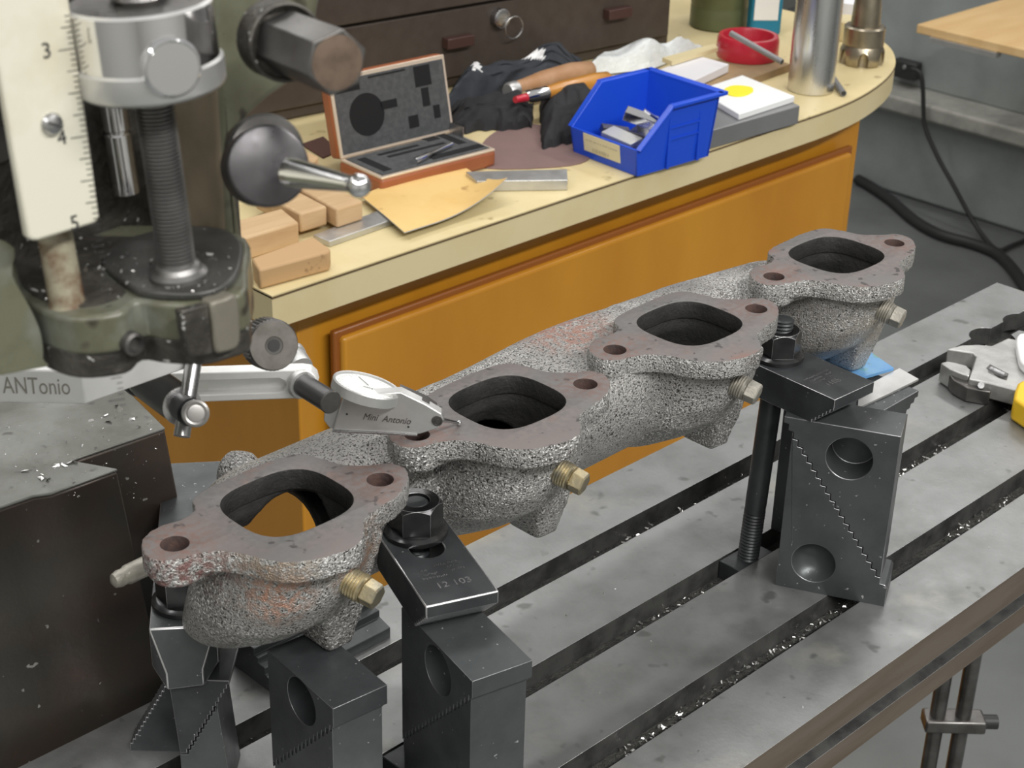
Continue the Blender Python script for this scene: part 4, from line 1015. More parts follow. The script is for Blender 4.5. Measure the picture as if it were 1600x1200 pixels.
obj('slab', MB().prism(topoly(ZT-th), UP*(th-0.0016)), MAT['laminate_edge'], ct, smooth=30)
obj('laminate_sheet', MB().prism([p for p in topoly(ZT-0.0012)], UP*0.0012), MAT['laminate'], ct, smooth=0)
sm_ = [V((p.x, p.y, ZT-0.0016)) for p in topoly(ZT)]
obj('edge_seam', MB().prism([p + V((0, -0.0006, -0.0012)) for p in sm_], UP*0.0014), MAT['seam'], ct, smooth=0)

# ================================================================== tool chest on the counter
a, c = onz(452, 193, ZT), onz(1052, 73, ZT)
e = (c-a); e.z = 0; Lc = e.length; e.normalize(); bk = V((-e.y, e.x, 0))
ang = math.atan2(e.y, e.x); Rz = Matrix.Rotation(ang, 3, 'Z')
a = a - e*0.14; Lc += 0.14
chs = thing('tool_chest', 'brown wrinkle-finish steel tool chest with shallow drawers', 'tool chest', a + e*Lc/2 + bk*0.15)
hgt = 0.33
obj('shell', MB().box(a + e*Lc/2 + bk*0.155 + UP*hgt/2, (Lc, 0.29, hgt), Rz), MAT['chest_brown'], chs, bevel=0.003)
zs = [0.012, 0.092, 0.160, 0.215, 0.265, 0.325]
def cf(px, py, off=0.0): return onp(px, py, a + bk*(0.01-off), bk)
hpx = {1: [(770, 66), (1010, 20)], 2: [(620, 22)], 0: [(590, 104)]}
for k in range(5):
    zc = (zs[k]+zs[k+1])/2; hh = zs[k+1]-zs[k]-0.004
    prj = 0.006 if k < 1 else (0.010 if k == 1 else 0.022)
    dr = obj('drawer', MB().box(a + e*Lc/2 + bk*(0.010-prj/2+0.004) + UP*zc, (Lc-0.012, prj+0.008, hh), Rz), MAT['chest_brown'], chs, bevel=0.0015)
    for t in ((0.16, 0.52, 0.86) if k != 1 else (0.22, 0.545, 0.915)):
        hb = a + e*Lc*t + bk*(0.010-prj-0.006) + UP*(zc+hh*0.05)
        obj('handle', MB().box(hb, (0.036, 0.012, 0.012), Rz), MAT['chest_handle'], dr, bevel=0.001)
lkp = onp(782, 28, a - bk*0.001, bk)
lk2 = obj('lock', MB().lathe(lkp, -bk, [(0.011, -0.006), (0.011, 0.004), (0.009, 0.005), (0.004, 0.005)], 24), MAT['steel'], chs)
kr = MB()
rc = onp(803, 43, a - bk*0.008, bk)
kr.tube([rc + e*0.0125*math.cos(t*math.pi/12) + UP*0.0125*math.sin(t*math.pi/12) for t in range(25)], 0.0009, 8)
obj('key_ring', kr, MAT['steel'], lk2)

# ================================================================== things on the counter
def block(name, pts, z, h, matl, label, cat, group=None, bevel=0.002):
    return obj(name, MB().prism(polyz(pts, z+h), (0, 0, -h)), matl, bevel=bevel, label=label, cat=cat, group=group)
Z0 = ZT + 0.0002
# wood blocks
wg = 'maple blocks beside the mill head'
def wblock(tops, z, h, m_, label):
    return block('wood_block', tops, z, h, m_, label, 'wood block', wg)
wblock([(392, 403), (405, 422), (514, 393), (516, 388), (490, 369)], Z0, 0.0175, MAT['maple_stained'], 'stained maple block with rounded corner in front of the other blocks')
wblock([(360, 378), (467, 347), (440, 325), (340, 352)], Z0+0.0, 0.021, MAT['maple_block'], 'maple block standing right behind the stained one')
wblock([(469, 334), (511, 322), (440, 285), (398, 297)], Z0+0.0058, 0.018, MAT['maple_block'], 'maple block overlapping the silver bar, nearer the stained block')
wblock([(526, 327), (567, 314), (495, 275), (454, 287)], Z0+0.0058, 0.018, MAT['maple_block'], 'maple block overlapping the silver bar, next to the yellow sheet')
wblock([(430, 236), (480, 262), (498, 244), (455, 225)], Z0, 0.030, MAT['maple_block'], 'maple block half hidden behind the lock lever')
block('aluminium_bar', [(489, 367), (515, 377), (645, 332), (620, 318)], Z0, 0.0055, MAT['satin_aluminium'], 'thin silver bar lying under the maple blocks and yellow sheet', 'metal bar', bevel=0.0006)
block('maroon_scrap', [(470, 225), (505, 246), (530, 235), (505, 213)], Z0, 0.0015, MAT['dark_maroon'], 'dark maroon scrap beside the open instrument case', 'scrap', bevel=0)
# yellow card, front right corner curled up
cg = [(563, 316), (712, 262), (800, 318), (632, 376)]
q = [onz(a_, b_, Z0) for a_, b_ in cg]
mb = MB(); n = 14; top_ = []; 
def card(i, j):
    s_, t_ = i/n, j/n
    p = q[0]*(1-s_)*(1-t_) + q[1]*s_*(1-t_) + q[2]*s_*t_ + q[3]*(1-s_)*t_
    k = max(0, (s_+t_-1.25))
    return p + UP*(0.0068 + 0.016*k*k*2.4 + 0.0012*math.sin(s_*3+t_*2)) - V((0.010, 0.0, 0))*k*k*1.2
g_ = [[card(i, j) for j in range(n+1)] for i in range(n+1)]
vs = [p for r_ in g_ for p in r_]; m_ = len(vs); vs = vs + [p - UP*0.0010 for p in vs]; fs = []
id_ = lambda i, j: i*(n+1)+j
for i in range(n):
    for j in range(n):
        fs.append((id_(i, j), id_(i+1, j), id_(i+1, j+1), id_(i, j+1))); fs.append((m_+id_(i, j), m_+id_(i, j+1), m_+id_(i+1, j+1), m_+id_(i+1, j)))
for i in range(n):
    for a_, c_ in ((id_(i, 0), id_(i+1, 0)), (id_(i, n), id_(i+1, n)), (id_(0, i), id_(0, i+1)), (id_(n, i), id_(n, i+1))): fs.append((a_, c_, m_+c_, m_+a_))
o = obj('card_sheet', MB().add(vs, fs), MAT['cream_paper'], label='yellow paper sheet with one corner curled, propped against the open case', cat='paper')
o.data.materials.append(MAT['grey_back'])
for p in o.data.polygons:
    if p.normal.z < 0.2: p.material_index = 1
# open instrument case
cB = [onz(a_, b_, Z0+0.017) - UP*0.017 for a_, b_ in ((531, 246), (596, 281), (764, 230))]
exx = (cB[2]-cB[1]); Wd = exx.length; exx.normalize(); exx = Matrix.Rotation(math.radians(-4.5), 3, 'Z') @ exx; eyy = V((-exx.y, exx.x, 0)); Dp = 0.068
cs = thing('instrument_case', 'open brown hinged instrument case with grey foam cut-outs', 'case', cB[1] + exx*Wd/2 + eyy*Dp/2)
Oc = cB[1]; R3 = Matrix((exx, eyy, UP)).transposed()
hb = 0.017
def cbx(x0, x1, y0, y1, z0, z1): return (Oc + exx*(x0+x1)/2 + eyy*(y0+y1)/2 + UP*((z0+z1)/2), (x1-x0, y1-y0, z1-z0), R3)
obj('case_base', MB().box(*cbx(0, Wd, 0, Dp, 0, hb)), MAT['case_brown'], cs, bevel=0.004, seg=3)
obj('base_rim', MB().box(*cbx(0.001, Wd-0.001, 0.001, Dp-0.001, hb-0.001, hb+0.0014)), MAT['case_trim'], cs, bevel=0.0006)
fo = obj('base_foam', MB().box(*cbx(0.005, Wd-0.005, 0.005, Dp-0.005, hb, hb+0.0022)), MAT['foam_grey'], cs)
for x0, x1, y0, y1 in ((0.012, 0.022, 0.012, 0.055), (0.03, 0.13, 0.066, 0.074), (0.07, 0.135, 0.010, 0.020), (0.036, 0.085, 0.050, 0.055), (0.04, 0.11, 0.040, 0.045), (0.118, 0.128, 0.03, 0.07), (0.1, 0.115, 0.055, 0.066)):
    if x1 < Wd-0.006: obj('foam_slot', MB().box(*cbx(x0, x1, y0, y1, hb+0.0016, hb+0.00245)), MAT['foam_black'], fo)
a_, c_ = onz(648, 252, Z0+hb+0.005), onz(706, 225, Z0+hb+0.005)
obj('case_tool', MB().tube([a_, a_.lerp(c_, 0.35), a_.lerp(c_, 0.4), c_], [0.0036, 0.0034, 0.0022, 0.0022], 14), MAT['chrome'], cs)
# lid, leaning back
lt = math.radians(102); ly = eyy*math.cos(lt)*-1 + UP*math.sin(lt); ly = (UP*0.975 + eyy*0.22).normalized(); ln_ = exx.cross(ly)
lo_ = Oc + eyy*(Dp-0.002) + UP*(hb+0.001); R4 = Matrix((exx, ly, ln_)).transposed()
Hl = 0.079
def lbx(x0, x1, y0, y1, z0, z1): return (lo_ + exx*(x0+x1)/2 + ly*(y0+y1)/2 + ln_*((z0+z1)/2), (x1-x0, y1-y0, z1-z0), R4)
ld = obj('lid', MB().box(*lbx(0, Wd, 0, Hl, -0.016, 0)), MAT['case_brown'], cs, bevel=0.004, seg=3)
obj('lid_rim', MB().box(*lbx(0.001, Wd-0.001, 0.001, Hl-0.001, -0.001, 0.0014)), MAT['case_trim'], ld, bevel=0.0006)
obj('lid_foam', MB().box(*lbx(0.004, Wd-0.004, 0.004, Hl-0.005, 0, 0.0018)), MAT['foam_grey'], ld)
dc = lo_ + exx*0.038 + ly*0.037
obj('round_cutout', MB().lathe(dc, ln_, [(0.0205, 0.0012), (0.0205, 0.0021), (0.001, 0.0021)], 36), MAT['foam_black'], ld)
for x0, x1, y0, y1 in ((0.055, 0.075, 0.038, 0.046), (0.006, 0.034, 0.062, 0.072), (0.086, 0.098, 0.014, 0.026), (0.106, 0.115, 0.032, 0.050), (0.100, 0.120, 0.052, 0.072), (0.118, 0.126, 0.018, 0.031), (0.045, 0.09, 0.0705, 0.072)):
    obj('foam_cutout', MB().box(*lbx(x0, x1, y0, y1, 0.0012, 0.0021)), MAT['foam_black'], ld)
obj('hinge_stay', MB().box(lo_ + exx*(Wd-0.006) - eyy*0.012 + UP*0.006, (0.0012, 0.02, 0.012), R3), MAT['steel'], cs)
# steel parallel, maroon sheet
block('steel_parallel', [(728, 268), (745, 283), (887, 281), (886, 264)], Z0, 0.0105, MAT['satin_aluminium'], 'bright flat steel bar between the case and the blue bin', 'metal bar', bevel=0.0006)
mp_ = spl([(750, 235), (760, 262), (890, 258), (925, 240), (900, 215), (850, 196), (800, 196), (765, 212)], 4)
block('sanding_sheet', mp_, Z0, 0.0012, MAT['maroon_paper'], 'dusty maroon abrasive sheet under the black cloth', 'sheet', bevel=0)
# cloths
def cloth(name, outline, zmax, matl, label, seed, z0=Z0, ny=22, nx=34, fold=9.0):
    P_ = [onz(a_, b_, z0) for a_, b_ in outline]      # four corners: front-left, front-right, back-right, back-left
    mb = MB()
    def f(i, j):
        s_, t_ = i/nx, j/ny
        p = P_[0]*(1-s_)*(1-t_) + P_[1]*s_*(1-t_) + P_[2]*s_*t_ + P_[3]*(1-s_)*t_
        nv_ = mnoise.noise(V((p.x*fold+seed, p.y*fold*1.9, seed)))*0.5 + mnoise.noise(V((p.x*fold*2.4+seed, p.y*fold*3.1, seed+3)))*0.3
        e_ = min(s_, 1-s_, t_, 1-t_)
        h = zmax*min(1, e_*5)**0.6*(0.62 + 0.75*nv_)
        w_ = 0.012*mnoise.noise(V((s_*7+seed, t_*7, 1.0)))
        return p + V((w_, w_*0.7, 0)) + UP*max(0.0008, h)
    for i in range(nx):
        for j in range(ny):
            mb.add([f(i, j), f(i+1, j), f(i+1, j+1), f(i, j+1)], [(0, 1, 2, 3)])
    b = mb.bm(); bmesh.ops.remove_doubles(b, verts=b.verts, dist=1e-5)
    o = obj(name, b, matl, smooth=80, label=label, cat='cloth', group='dark rags on the counter')
    s_ = o.modifiers.new('s', 'SUBSURF'); s_.levels = 1; s_.render_levels = 1
    return o
cloth('shop_rag', [(690, 178), (880, 130), (915, 108), (705, 151)], 0.058, MAT['navy_cloth'], 'navy rag with white print bunched against the tool chest', 2.0)
cloth('shop_rag', [(703, 208), (832, 203), (834, 158), (700, 170)], 0.040, MAT['black_cloth'], 'black rag folded beside the open instrument case', 5.0)
cloth('shop_rag', [(846, 234), (934, 222), (932, 150), (842, 165)], 0.040, MAT['black_cloth'], 'black rag bunched against the blue bin', 9.0)
rg = bpy.data.objects['shop_rag']; rg.data.materials.append(MAT['white_print'])
for p in rg.data.polygons:
    d = p.center + rg.location - CC; w_ = d.dot(CF); px, py = 800+FPX*d.dot(CR)/w_, 600-FPX*d.dot(CU)/w_
    if (738 < px < 752 and p.normal.z > 0.2 and 95 < py < 112) or (808 < px < 850 and 78 < py < 92): p.material_index = 1
# handled tools
def htool(name, a_, c_, prof, matl, label, cat):
    ax = (c_-a_); ln = ax.length; ax.normalize()
    return a_, ax, ln
a_, c_ = dep(793, 143, 1.80), dep(925, 108, 1.90)
tt_ = thing('wooden_handle_tool', 'tan wooden handled tool with pale ferrule lying on the navy rag', 'hand tool', a_)
ax = (c_-a_).normalized(); ln = (c_-a_).length
obj('handle', MB().lathe(a_, ax, [(0.0085, 0.012), (0.0095, 0.03), (0.0125, 0.06), (0.0135, ln*0.75), (0.010, ln*0.97), (0.004, ln)], 24), MAT['tan_handle'], tt_, smooth=60)
obj('ferrule', MB().lathe(a_, ax, [(0.0075, 0.0), (0.0095, 0.003), (0.0095, 0.013), (0.008, 0.015)], 24), MAT['satin_aluminium'], tt_)
a_, c_ = dep(805, 156, 1.74), dep(955, 122, 1.84)
t4 = thing('amber_handle_tool', 'amber wooden handled scraper with chrome ferrule beside the blue bin', 'hand tool', a_)
ax = (c_-a_).normalized(); ln = (c_-a_).length
obj('neck', MB().lathe(a_, ax, [(0.0035, 0), (0.0045, 0.015), (0.0045, 0.024)], 20), MAT['red_plastic'], t4)
obj('ferrule', MB().lathe(a_, ax, [(0.0062, 0.015), (0.0072, 0.018), (0.0072, 0.047), (0.0062, 0.048)], 24), MAT['chrome'], t4)
obj('handle', MB().lathe(a_, ax, [(0.0066, 0.047), (0.0090, 0.07), (0.0100, ln*0.8), (0.0085, ln*0.95), (0.003, ln)], 24), MAT['amber_handle'], t4, smooth=60)
# ---- blue bin
b0, b1, b2 = onz(900, 237, Z0), onz(1000, 275, Z0), onz(1098, 238, Z0)
fx = (b1-b0); fw = fx.length; fx.normalize()
dx_ = V((-fx.y, fx.x, 0)); dx_ = dx_ if dx_.dot(b2-b1) > 0 else -dx_
bd = (b2-b1).dot(dx_)*0.96; bh = 0.0665
bn = thing('parts_bin', 'blue plastic stacking bin with cream label, full of steel bits', 'parts bin', b0 + fx*fw/2 + dx_*bd/2)
t_ = 0.0028
def bpt(x, y, z): return b0 + fx*x + dx_*y + UP*z
obj('bin_floor', MB().prism([bpt(0, 0, 0), bpt(fw, 0, 0), bpt(fw, bd, 0), bpt(0, bd, 0)], UP*0.003), MAT['blue_plastic'], bn)
fl_ = -0.004
side_prof = [(fl_, 0), (bd, 0), (bd+0.006, bh), (bd*0.34, bh), (fl_-0.004, bh*0.42)]
for x in (0.0, fw-t_):
    sgn = -1 if x == 0 else 1
    lean = 0.004*sgn
    w_ = obj('side_wall', MB().loft([[bpt(x + lean*(z/bh), y, z) for y, z in side_prof], [bpt(x + t_ + lean*(z/bh), y, z) for y, z in side_prof]]), MAT['blue_plastic'], bn, bevel=0.0007)
    xo = x if x == 0 else x + t_
    if x > 0:
        for zz in (0.030, 0.042):
            obj('side_rib', MB().box(bpt(xo + lean*zz/bh + 0.0006, bd*0.58, zz), (0.0016, bd*0.44, 0.0016), Matrix((fx, dx_, UP)).transposed()), MAT['blue_plastic'], w_)
        for yy in (0.36, 0.80):
            obj('side_rib', MB().box(bpt(xo + lean*0.4 + 0.0008, bd*yy, bh*0.40), (0.0020, 0.003, bh*0.78), Matrix((fx, dx_, UP)).transposed()), MAT['blue_plastic'], w_)
    rimz = [bpt(xo+lean - 0.002*sgn, bd+0.008, bh-0.003), bpt(xo+lean + 0.005*sgn, bd+0.008, bh-0.003), bpt(xo+lean + 0.005*sgn, bd*0.34, bh-0.003), bpt(xo+lean - 0.002*sgn, bd*0.34, bh-0.003)]
    obj('rim', MB().prism(rimz, UP*0.0035), MAT['blue_plastic'], bn, bevel=0.0006)
    ra = [bpt(xo+lean*0.42 - 0.002*sgn, fl_-0.004, bh*0.42), bpt(xo+lean*0.42 + 0.004*sgn, fl_-0.004, bh*0.42), bpt(xo+lean + 0.004*sgn, bd*0.34, bh), bpt(xo+lean - 0.002*sgn, bd*0.34, bh)]
    obj('rim', MB().prism(ra, dx_*0.003 - UP*0.001), MAT['blue_plastic'], bn, bevel=0.0006)
obj('back_wall', MB().prism([bpt(0, bd, 0), bpt(fw, bd, 0), bpt(fw+0.004, bd+0.006, bh), bpt(-0.004, bd+0.006, bh)], -dx_*t_), MAT['blue_plastic'], bn)
obj('back_rim', MB().prism([bpt(-0.008, bd+0.003, bh-0.003), bpt(fw+0.008, bd+0.003, bh-0.003), bpt(fw+0.008, bd+0.013, bh-0.003), bpt(-0.008, bd+0.013, bh-0.003)], UP*0.0035), MAT['blue_plastic'], bn)
fwl = obj('front_wall', MB().prism([bpt(0, fl_, 0), bpt(fw, fl_, 0), bpt(fw+0.001, fl_-0.004, bh*0.42), bpt(-0.001, fl_-0.004, bh*0.42)], dx_*t_), MAT['blue_plastic'], bn, bevel=0.0006)
obj('label_card', MB().prism([bpt(0.018, fl_-0.0014, 0.008), bpt(fw-0.022, fl_-0.0014, 0.008), bpt(fw-0.022, fl_-0.0042, bh*0.40), bpt(0.018, fl_-0.0042, bh*0.40)], -dx_*0.0006), MAT['label_cream'], fwl)
lb = MB()
for zz, x0, x1 in ((0.021, 0.022, fw-0.026), (0.012, 0.032, fw-0.038)):
    x = x0
    while x < x1:
        w2 = rnd.uniform(0.001, 0.0028); lb.box(bpt(x, fl_-0.0030-zz*0.06+0.0005, zz), (w2, 0.0004, 0.0030), Matrix((fx, dx_, UP)).transposed()); x += w2 + rnd.uniform(0.0006, 0.0014)
obj('faded_writing', lb, MAT['faded_ink'], fwl, smooth=0)
kinds = [('bright square tool bit lying across the heap in the blue bin', (0.034, 0.012, 0.011), (0.45, 0.50, 0.036), (0.3, 0.25, 0.6), 'chrome'),
         ('flat steel tool bit at the front of the blue bin', (0.036, 0.022, 0.005), (0.55, 0.14, 0.026), (0.05, 0.15, 0.2), 'satin_aluminium'),
         ('squat steel tool bit beside the blue bin side wall', (0.026, 0.013, 0.010), (0.72, 0.36, 0.033), (0.1, -0.1, -0.3), 'steel'),
         ('thin steel pin poking out of the heap in the blue bin', (0.022, 0.003, 0.003), (0.60, 0.52, 0.042), (0.1, 0.6, 0.9), 'chrome'),
         ('short steel stud upright at the back of the blue bin', (0.010, 0.010, 0.018), (0.74, 0.72, 0.040), (0.2, 0.1, 0.2), 'satin_aluminium'),
         ('dark steel offcut at the bottom of the blue bin', (0.05, 0.03, 0.012), (0.6, 0.6, 0.018), (0.1, 0.05, 0.3), 'dark_steel'),
         ('dull steel bit leaning on the left wall of the blue bin', (0.030, 0.010, 0.008), (0.25, 0.32, 0.022), (0.2, 0.2, 1.1), 'dark_steel'),
         ('grey steel slip flat on the floor of the blue bin', (0.05, 0.04, 0.014), (0.5, 0.3, 0.012), (0, 0, 0.1), 'steel')]
from mathutils import Euler
for lab, s_, (fx_, fy_, z), r, mm in kinds:
    R_ = Matrix((fx, dx_, UP)).transposed() @ Euler(r).to_matrix()
    obj('tool_bit', MB().box(bpt(fw*fx_, bd*fy_, z), s_, R_), MAT[mm], bevel=0.0008, smooth=0, label=lab, cat='tool bit', group='steel bits in the blue bin')
# ---- grey plate, white pad, yellow note, white box, wood slip
block('steel_plate', [(1020, 175), (1104, 206), (1250, 165), (1180, 130)], Z0, 0.020, MAT['grey_plate'], 'thick grey steel plate behind the blue bin', 'metal plate', bevel=0.001)
pz_ = Z0 + 0.0202
block('plastic_pad', [(1090, 140), (1155, 178), (1242, 150), (1160, 117)], pz_, 0.007, MAT['white_pad'], 'white plastic pad on the grey plate', 'pad', bevel=0.001)
yl = obj('sticky_note', MB().prism(polyz(spl([(1130, 143), (1145, 135), (1172, 137), (1176, 144), (1160, 151), (1142, 150)], 4), pz_+0.0072), (0, 0, 0.0012)), MAT['yellow_note'], label='small yellow blob label on the white pad', cat='label')
block('white_carton', [(1022, 112), (1077, 129), (1139, 100), (1088, 86)], Z0+0.010, 0.010, MAT['white_box'], 'flat white carton behind the blue bin', 'carton', bevel=0.0008)
block('cardboard_pad', [(1060, 145), (1090, 152), (1235, 100), (1175, 80), (1130, 96)], Z0, 0.009, MAT['cardboard'], 'brown cardboard under the white carton and red ring', 'cardboard', bevel=0.0005)
# plastic bag
q = [onz(a_, b_, Z0) for a_, b_ in ((902, 124), (1020, 110), (1108, 75), (908, 111))]
mb = MB(); nx, ny = 30, 16
def fb(i, j):
    s_, t2_ = i/nx, j/ny
    p = q[0]*(1-s_)*(1-t2_) + q[1]*s_*(1-t2_) + q[2]*s_*t2_ + q[3]*(1-s_)*t2_
    e_ = min(s_, 1-s_, t2_, 1-t2_)
    return p + UP*(0.002 + 0.027*min(1, e_*5)*(0.8 + 0.6*mnoise.noise(V((p.x*22, p.y*30, 4)))))
for i in range(nx):
    for j in range(ny): mb.add([fb(i, j), fb(i+1, j), fb(i+1, j+1), fb(i, j+1)], [(0, 1, 2, 3)])
b = mb.bm(); bmesh.ops.remove_doubles(b, verts=b.verts, dist=1e-5)
obj('plastic_bag', b, MAT['plastic_film'], smooth=30, label='crinkled clear plastic bag in front of the tool chest', cat='bag')
a_, c_ = onz(1040, 92, Z0), onz(1120, 70, Z0)
obj('wood_slip', MB().prism(polyz([(1035, 90), (1050, 96), (1122, 74), (1116, 68)], Z0+0.026), (0, 0, -0.005)), MAT['laminate_edge'], label='thin pale wooden slip on the plastic bag', cat='stick')
# red ring
rc = onz(1167, 88, Z0+0.0095)
rr_ = 0.036
obj('red_ring', MB().lathe(V((rc.x, rc.y, Z0+0.0095)), UP, [(rr_*0.72, 0.0), (rr_, 0.0), (rr_*1.03, 0.004), (rr_*1.02, 0.022), (rr_*0.97, 0.026), (rr_*0.84, 0.026), (rr_*0.80, 0.022), (rr_*0.72, 0.006)], 48, caps=False), MAT['red_plastic'], smooth=40, label='shiny red plastic ring lying on the cardboard', cat='plastic ring')
a_, c_ = onz(1142, 52, Z0+0.052), onz(1222, 97, Z0+0.034)
ax = (c_-a_).normalized()
rd = thing('steel_rod', 'thin grey steel tube leaning across the red ring', 'rod', a_)
obj('tube', MB().cyl(a_, c_, 0.0034, 16), MAT['grey_plate'], rd)
obj('tube_mouth', MB().lathe(c_, ax, [(0.0026, 0.0001), (0.0001, 0.0002)], 16), MAT['ink'], rd)
# aluminium round
ac = (onz(1229, 143, Z0)+onz(1303, 147, Z0))/2; ac = onz(1266, 140, Z0)
obj('aluminium_round', MB().lathe(ac, UP, [(0.0252, 0), (0.0262, 0.001), (0.0262, 0.26)], 56), MAT['aluminium'], smooth=40, label='tall turned aluminium cylinder standing near the counter end', cat='metal cylinder')
a_, c_ = onz(1300, 120, Z0+0.004), onz(1318, 146, Z0+0.004)
ax = (c_-a_).normalized()
rd = thing('short_tube', 'short grey tube end beside the aluminium cylinder', 'tube', a_)
obj('tube', MB().cyl(a_-ax*0.05, c_, 0.0036, 16), MAT['grey_plate'], rd)
obj('tube_mouth', MB().lathe(c_, ax, [(0.0028, 0.0001), (0.0001, 0.0002)], 16), MAT['ink'], rd)
# shell mill cutter
fc = onz(1345, 98, Z0)
ml = thing('shell_mill', 'champagne coloured shell mill cutter on its arbor near the counter end', 'milling cutter', fc)
o = obj('cutter_body', MB().lathe(fc, UP, [(0.025, 0), (0.0268, 0.004), (0.0268, 0.016), (0.0235, 0.023), (0.0245, 0.024), (0.0245, 0.044), (0.0225, 0.046), (0.014, 0.046), (0.0125, 0.048)], 48), MAT['drill_gold'], ml, smooth=35)
gl = []
for k in range(6):
    a_ = 2*math.pi*k/6 + 0.1 + math.atan2(CC.y-fc.y, CC.x-fc.x)
    d_ = V((math.cos(a_), math.sin(a_), 0))
    gl.append(MB().lathe(fc + d_*0.0275 - UP*0.004, UP*0.9 - d_*0.15, [(0.0062, 0), (0.0062, 0.014), (0.0045, 0.020), (0.001, 0.023)], 20))
boolean(o, gl)
obj('arbor', MB().lathe(fc + UP*0.046, UP, [(0.0175, 0), (0.0165, 0.022), (0.0150, 0.040), (0.0145, 0.042), (0.0125, 0.043), (0.0120, 0.075), (0.0105, 0.078), (0.0105, 0.16)], 40), MAT['drill_gold'], ml, smooth=30)
# can and bottle at the back
gc = onz(1122, 40, Z0)
obj('green_can', MB().lathe(gc, UP, [(0.035, 0), (0.037, 0.002), (0.037, 0.026), (0.0363, 0.028), (0.037, 0.030), (0.037, 0.14), (0.030, 0.145)], 44), MAT['green_can'], smooth=40, label='olive green can standing beside the tool chest', cat='can')
bc = onz(1192, 52, Z0)
bt = thing('teal_bottle', 'teal bottle with white label behind the red ring', 'bottle', bc)
obj('bottle', MB().box(bc + UP*0.09, (0.04, 0.026, 0.18), Matrix.Rotation(-YAW+0.1, 3, 'Z')), MAT['teal_bottle'], bt, bevel=0.005, seg=3)
obj('label', MB().box(bc + UP*0.105 - V((CF.x, CF.y, 0)).normalized()*0.0133, (0.031, 0.0012, 0.17), Matrix.Rotation(-YAW+0.1, 3, 'Z')), MAT['white_pad'], bt, bevel=0.0004)
yc = onz(1322, 60, Z0)
obj('cream_disc', MB().lathe(yc, UP, [(0.018, 0), (0.019, 0.002), (0.019, 0.024), (0.017, 0.026)], 32), MAT['laminate_edge'], smooth=40, label='small cream cap between the aluminium cylinder and the shell mill', cat='cap')
cl = onz(1330, 35, Z0)
obj('clear_lid', MB().lathe(cl, UP, [(0.026, 0), (0.028, 0.002), (0.028, 0.03), (0.025, 0.032)], 32), MAT['white_box'], smooth=40, label='pale tub behind the aluminium cylinder', cat='tub')

# ================================================================== grey machine and floor leads at the right
m0 = onz(1385, 300, FZ)
mx = onx(1390, 120, m0.x)
mz1, mz0 = onx(1500, 160, m0.x).z, onx(1500, 187, m0.x).z
gm = thing('grey_machine', 'grey painted machine cabinet with a pale ledge behind the counter end', 'machine', (m0.x+0.4, 0.6, FZ))
obj('machine_base', MB().box((m0.x+0.45, 0.5, (FZ+mz0)/2), (0.9, 3.2, mz0-FZ)), MAT['machine_grey'], gm, bevel=0.01)
obj('ledge', MB().box((m0.x+0.41, 0.5, (mz0+mz1)/2), (0.98, 3.22, mz1-mz0)), MAT['rail_grey'], gm, bevel=0.008, seg=3)
obj('machine_upper', MB().box((m0.x+0.48, 0.5, mz1+0.16), (0.9, 3.2, 0.33)), MAT['machine_grey'], gm, bevel=0.01)
sh = [onx(a_, b_, m0.x+0.03) for a_, b_ in ((1507, 82), (1600, 105), (1640, 135), (1540, 150), (1480, 140))]
bxp = mz1 + 0.325
k0 = onz(1432, 44, bxp+0.012)
bw = [V((k0.x, k0.y, 0)), V((k0.x, k0.y-1.1, 0)), V((k0.x+0.7, k0.y-1.1, 0)), V((k0.x+0.7, k0.y, 0))]
wd_ = thing('plywood_board', 'pale plywood board lying on top of the grey machine', 'board', (k0.x+0.35, k0.y-0.5, bxp))
obj('panel', MB().prism([V((p.x, p.y, bxp+0.002)) for p in bw], UP*0.018), MAT['plywood'], wd_, bevel=0.002)
obj('metal_edge', MB().box((k0.x+0.004, k0.y-0.11, bxp-0.003), (0.02, 0.15, 0.010)), MAT['satin_aluminium'], wd_)
obj('rust_panel', MB().box((m0.x+1.2, 1.9, 0.1), (0.1, 1.2, 1.6)), mat('red_brown', (0.10, 0.035, 0.02), 0.6), label='red-brown panel far behind the plywood board', cat='panel')
obj('rear_rail', MB().box((m0.x+0.55, 1.6, mz1+0.40), (0.9, 0.9, 0.10)), MAT['rail_grey'], gm, bevel=0.01)
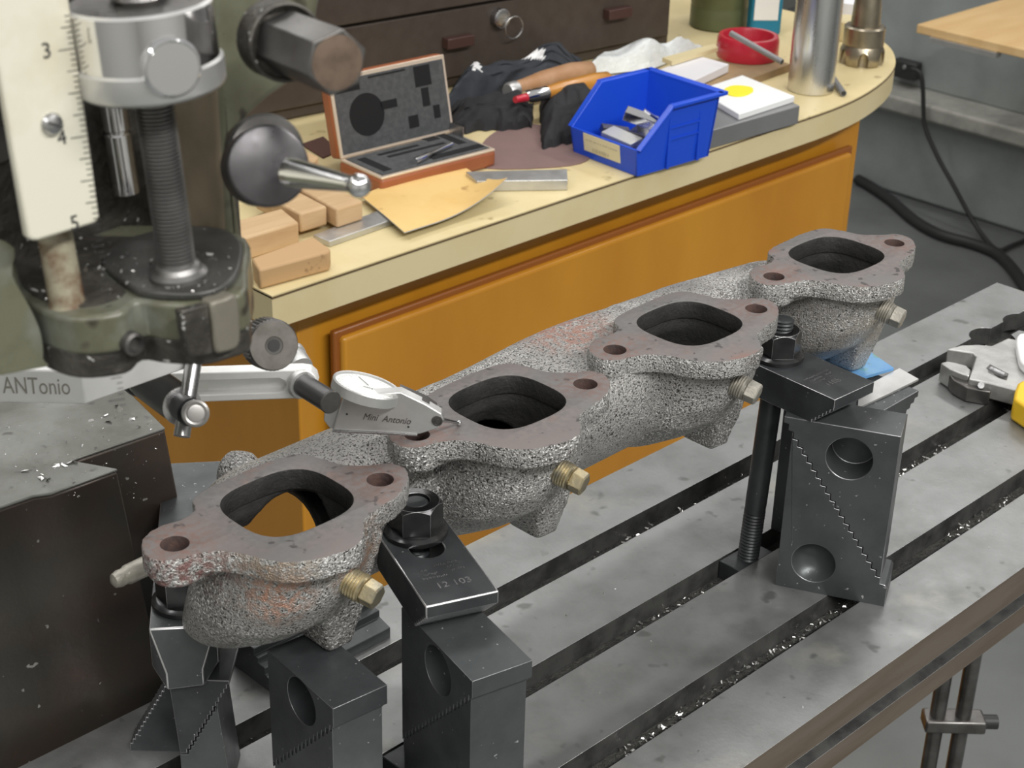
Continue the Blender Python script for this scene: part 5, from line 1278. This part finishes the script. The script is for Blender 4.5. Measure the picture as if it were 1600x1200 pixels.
pgp = onx(1417, 108, m0.x+0.008)
pg = thing('power_plug', 'black power plug and cord hanging from the grey machine', 'power cord', pgp)
obj('plug_body', MB().box(pgp, (0.03, 0.07, 0.045)), MAT['cable_black'], pg, bevel=0.006)
obj('plug_screw', MB().lathe(onx(1413, 105, m0.x-0.008), -XA, [(0.006, 0), (0.005, 0.002), (0.001, 0.003)], 14), MAT['steel'], pg)
cp = [onx(a_, b_, m0.x-0.10) for a_, b_ in ((1425, 108), (1438, 115), (1442, 140), (1443, 170), (1446, 200), (1465, 245), (1490, 290), (1520, 345))]
cp += [onz(a_, b_, FZ+0.008) for a_, b_ in ((1545, 380), (1562, 391), (1580, 384), (1610, 372))]
obj('cord', MB().tube(spl([tuple(p) for p in cp], 5, False), 0.0055, 10), MAT['cable_black'], pg, smooth=60)
hs = [onz(a_, b_, FZ+0.014) for a_, b_ in ((1340, 280), (1365, 294), (1395, 315), (1430, 345), (1470, 367), (1520, 381), (1560, 398), (1590, 430), (1620, 480))]
obj('floor_hose', MB().tube(spl([tuple(p) for p in hs], 5, False), 0.013, 12), MAT['cable_black'], smooth=60, label='black hose curving over the grey floor', cat='hose')
# twin conduit below the table front at the lower right
cd = thing('machine_conduit', 'pair of dark vertical tubes with a clip below the table front', 'conduit', (0, 0, 0))
t0 = dep(1478, 1040, 1.35)
cd.location = (t0.x, t0.y, FZ)
for k in (0, 1):
    c_ = t0 + Rh*(0.0 + 0.021*k)
    obj('tube', MB().cyl((c_.x, c_.y, FZ), (c_.x, c_.y, -0.10), 0.0065, 16), MAT['dark_steel'], cd)
pc_ = dep(1490, 1147, 1.36)
obj('clip', MB().box((t0+Rh*0.014).xy.to_3d() + UP*pc_.z, (0.05, 0.02, 0.012), Matrix.Rotation(-YAW, 3, 'Z')), MAT['dark_steel'], cd, bevel=0.002)
obj('clip_screw', MB().cyl((t0+Rh*0.036).xy.to_3d() + UP*pc_.z, (t0+Rh*0.05).xy.to_3d() + UP*pc_.z, 0.006, 14), MAT['cable_black'], cd)
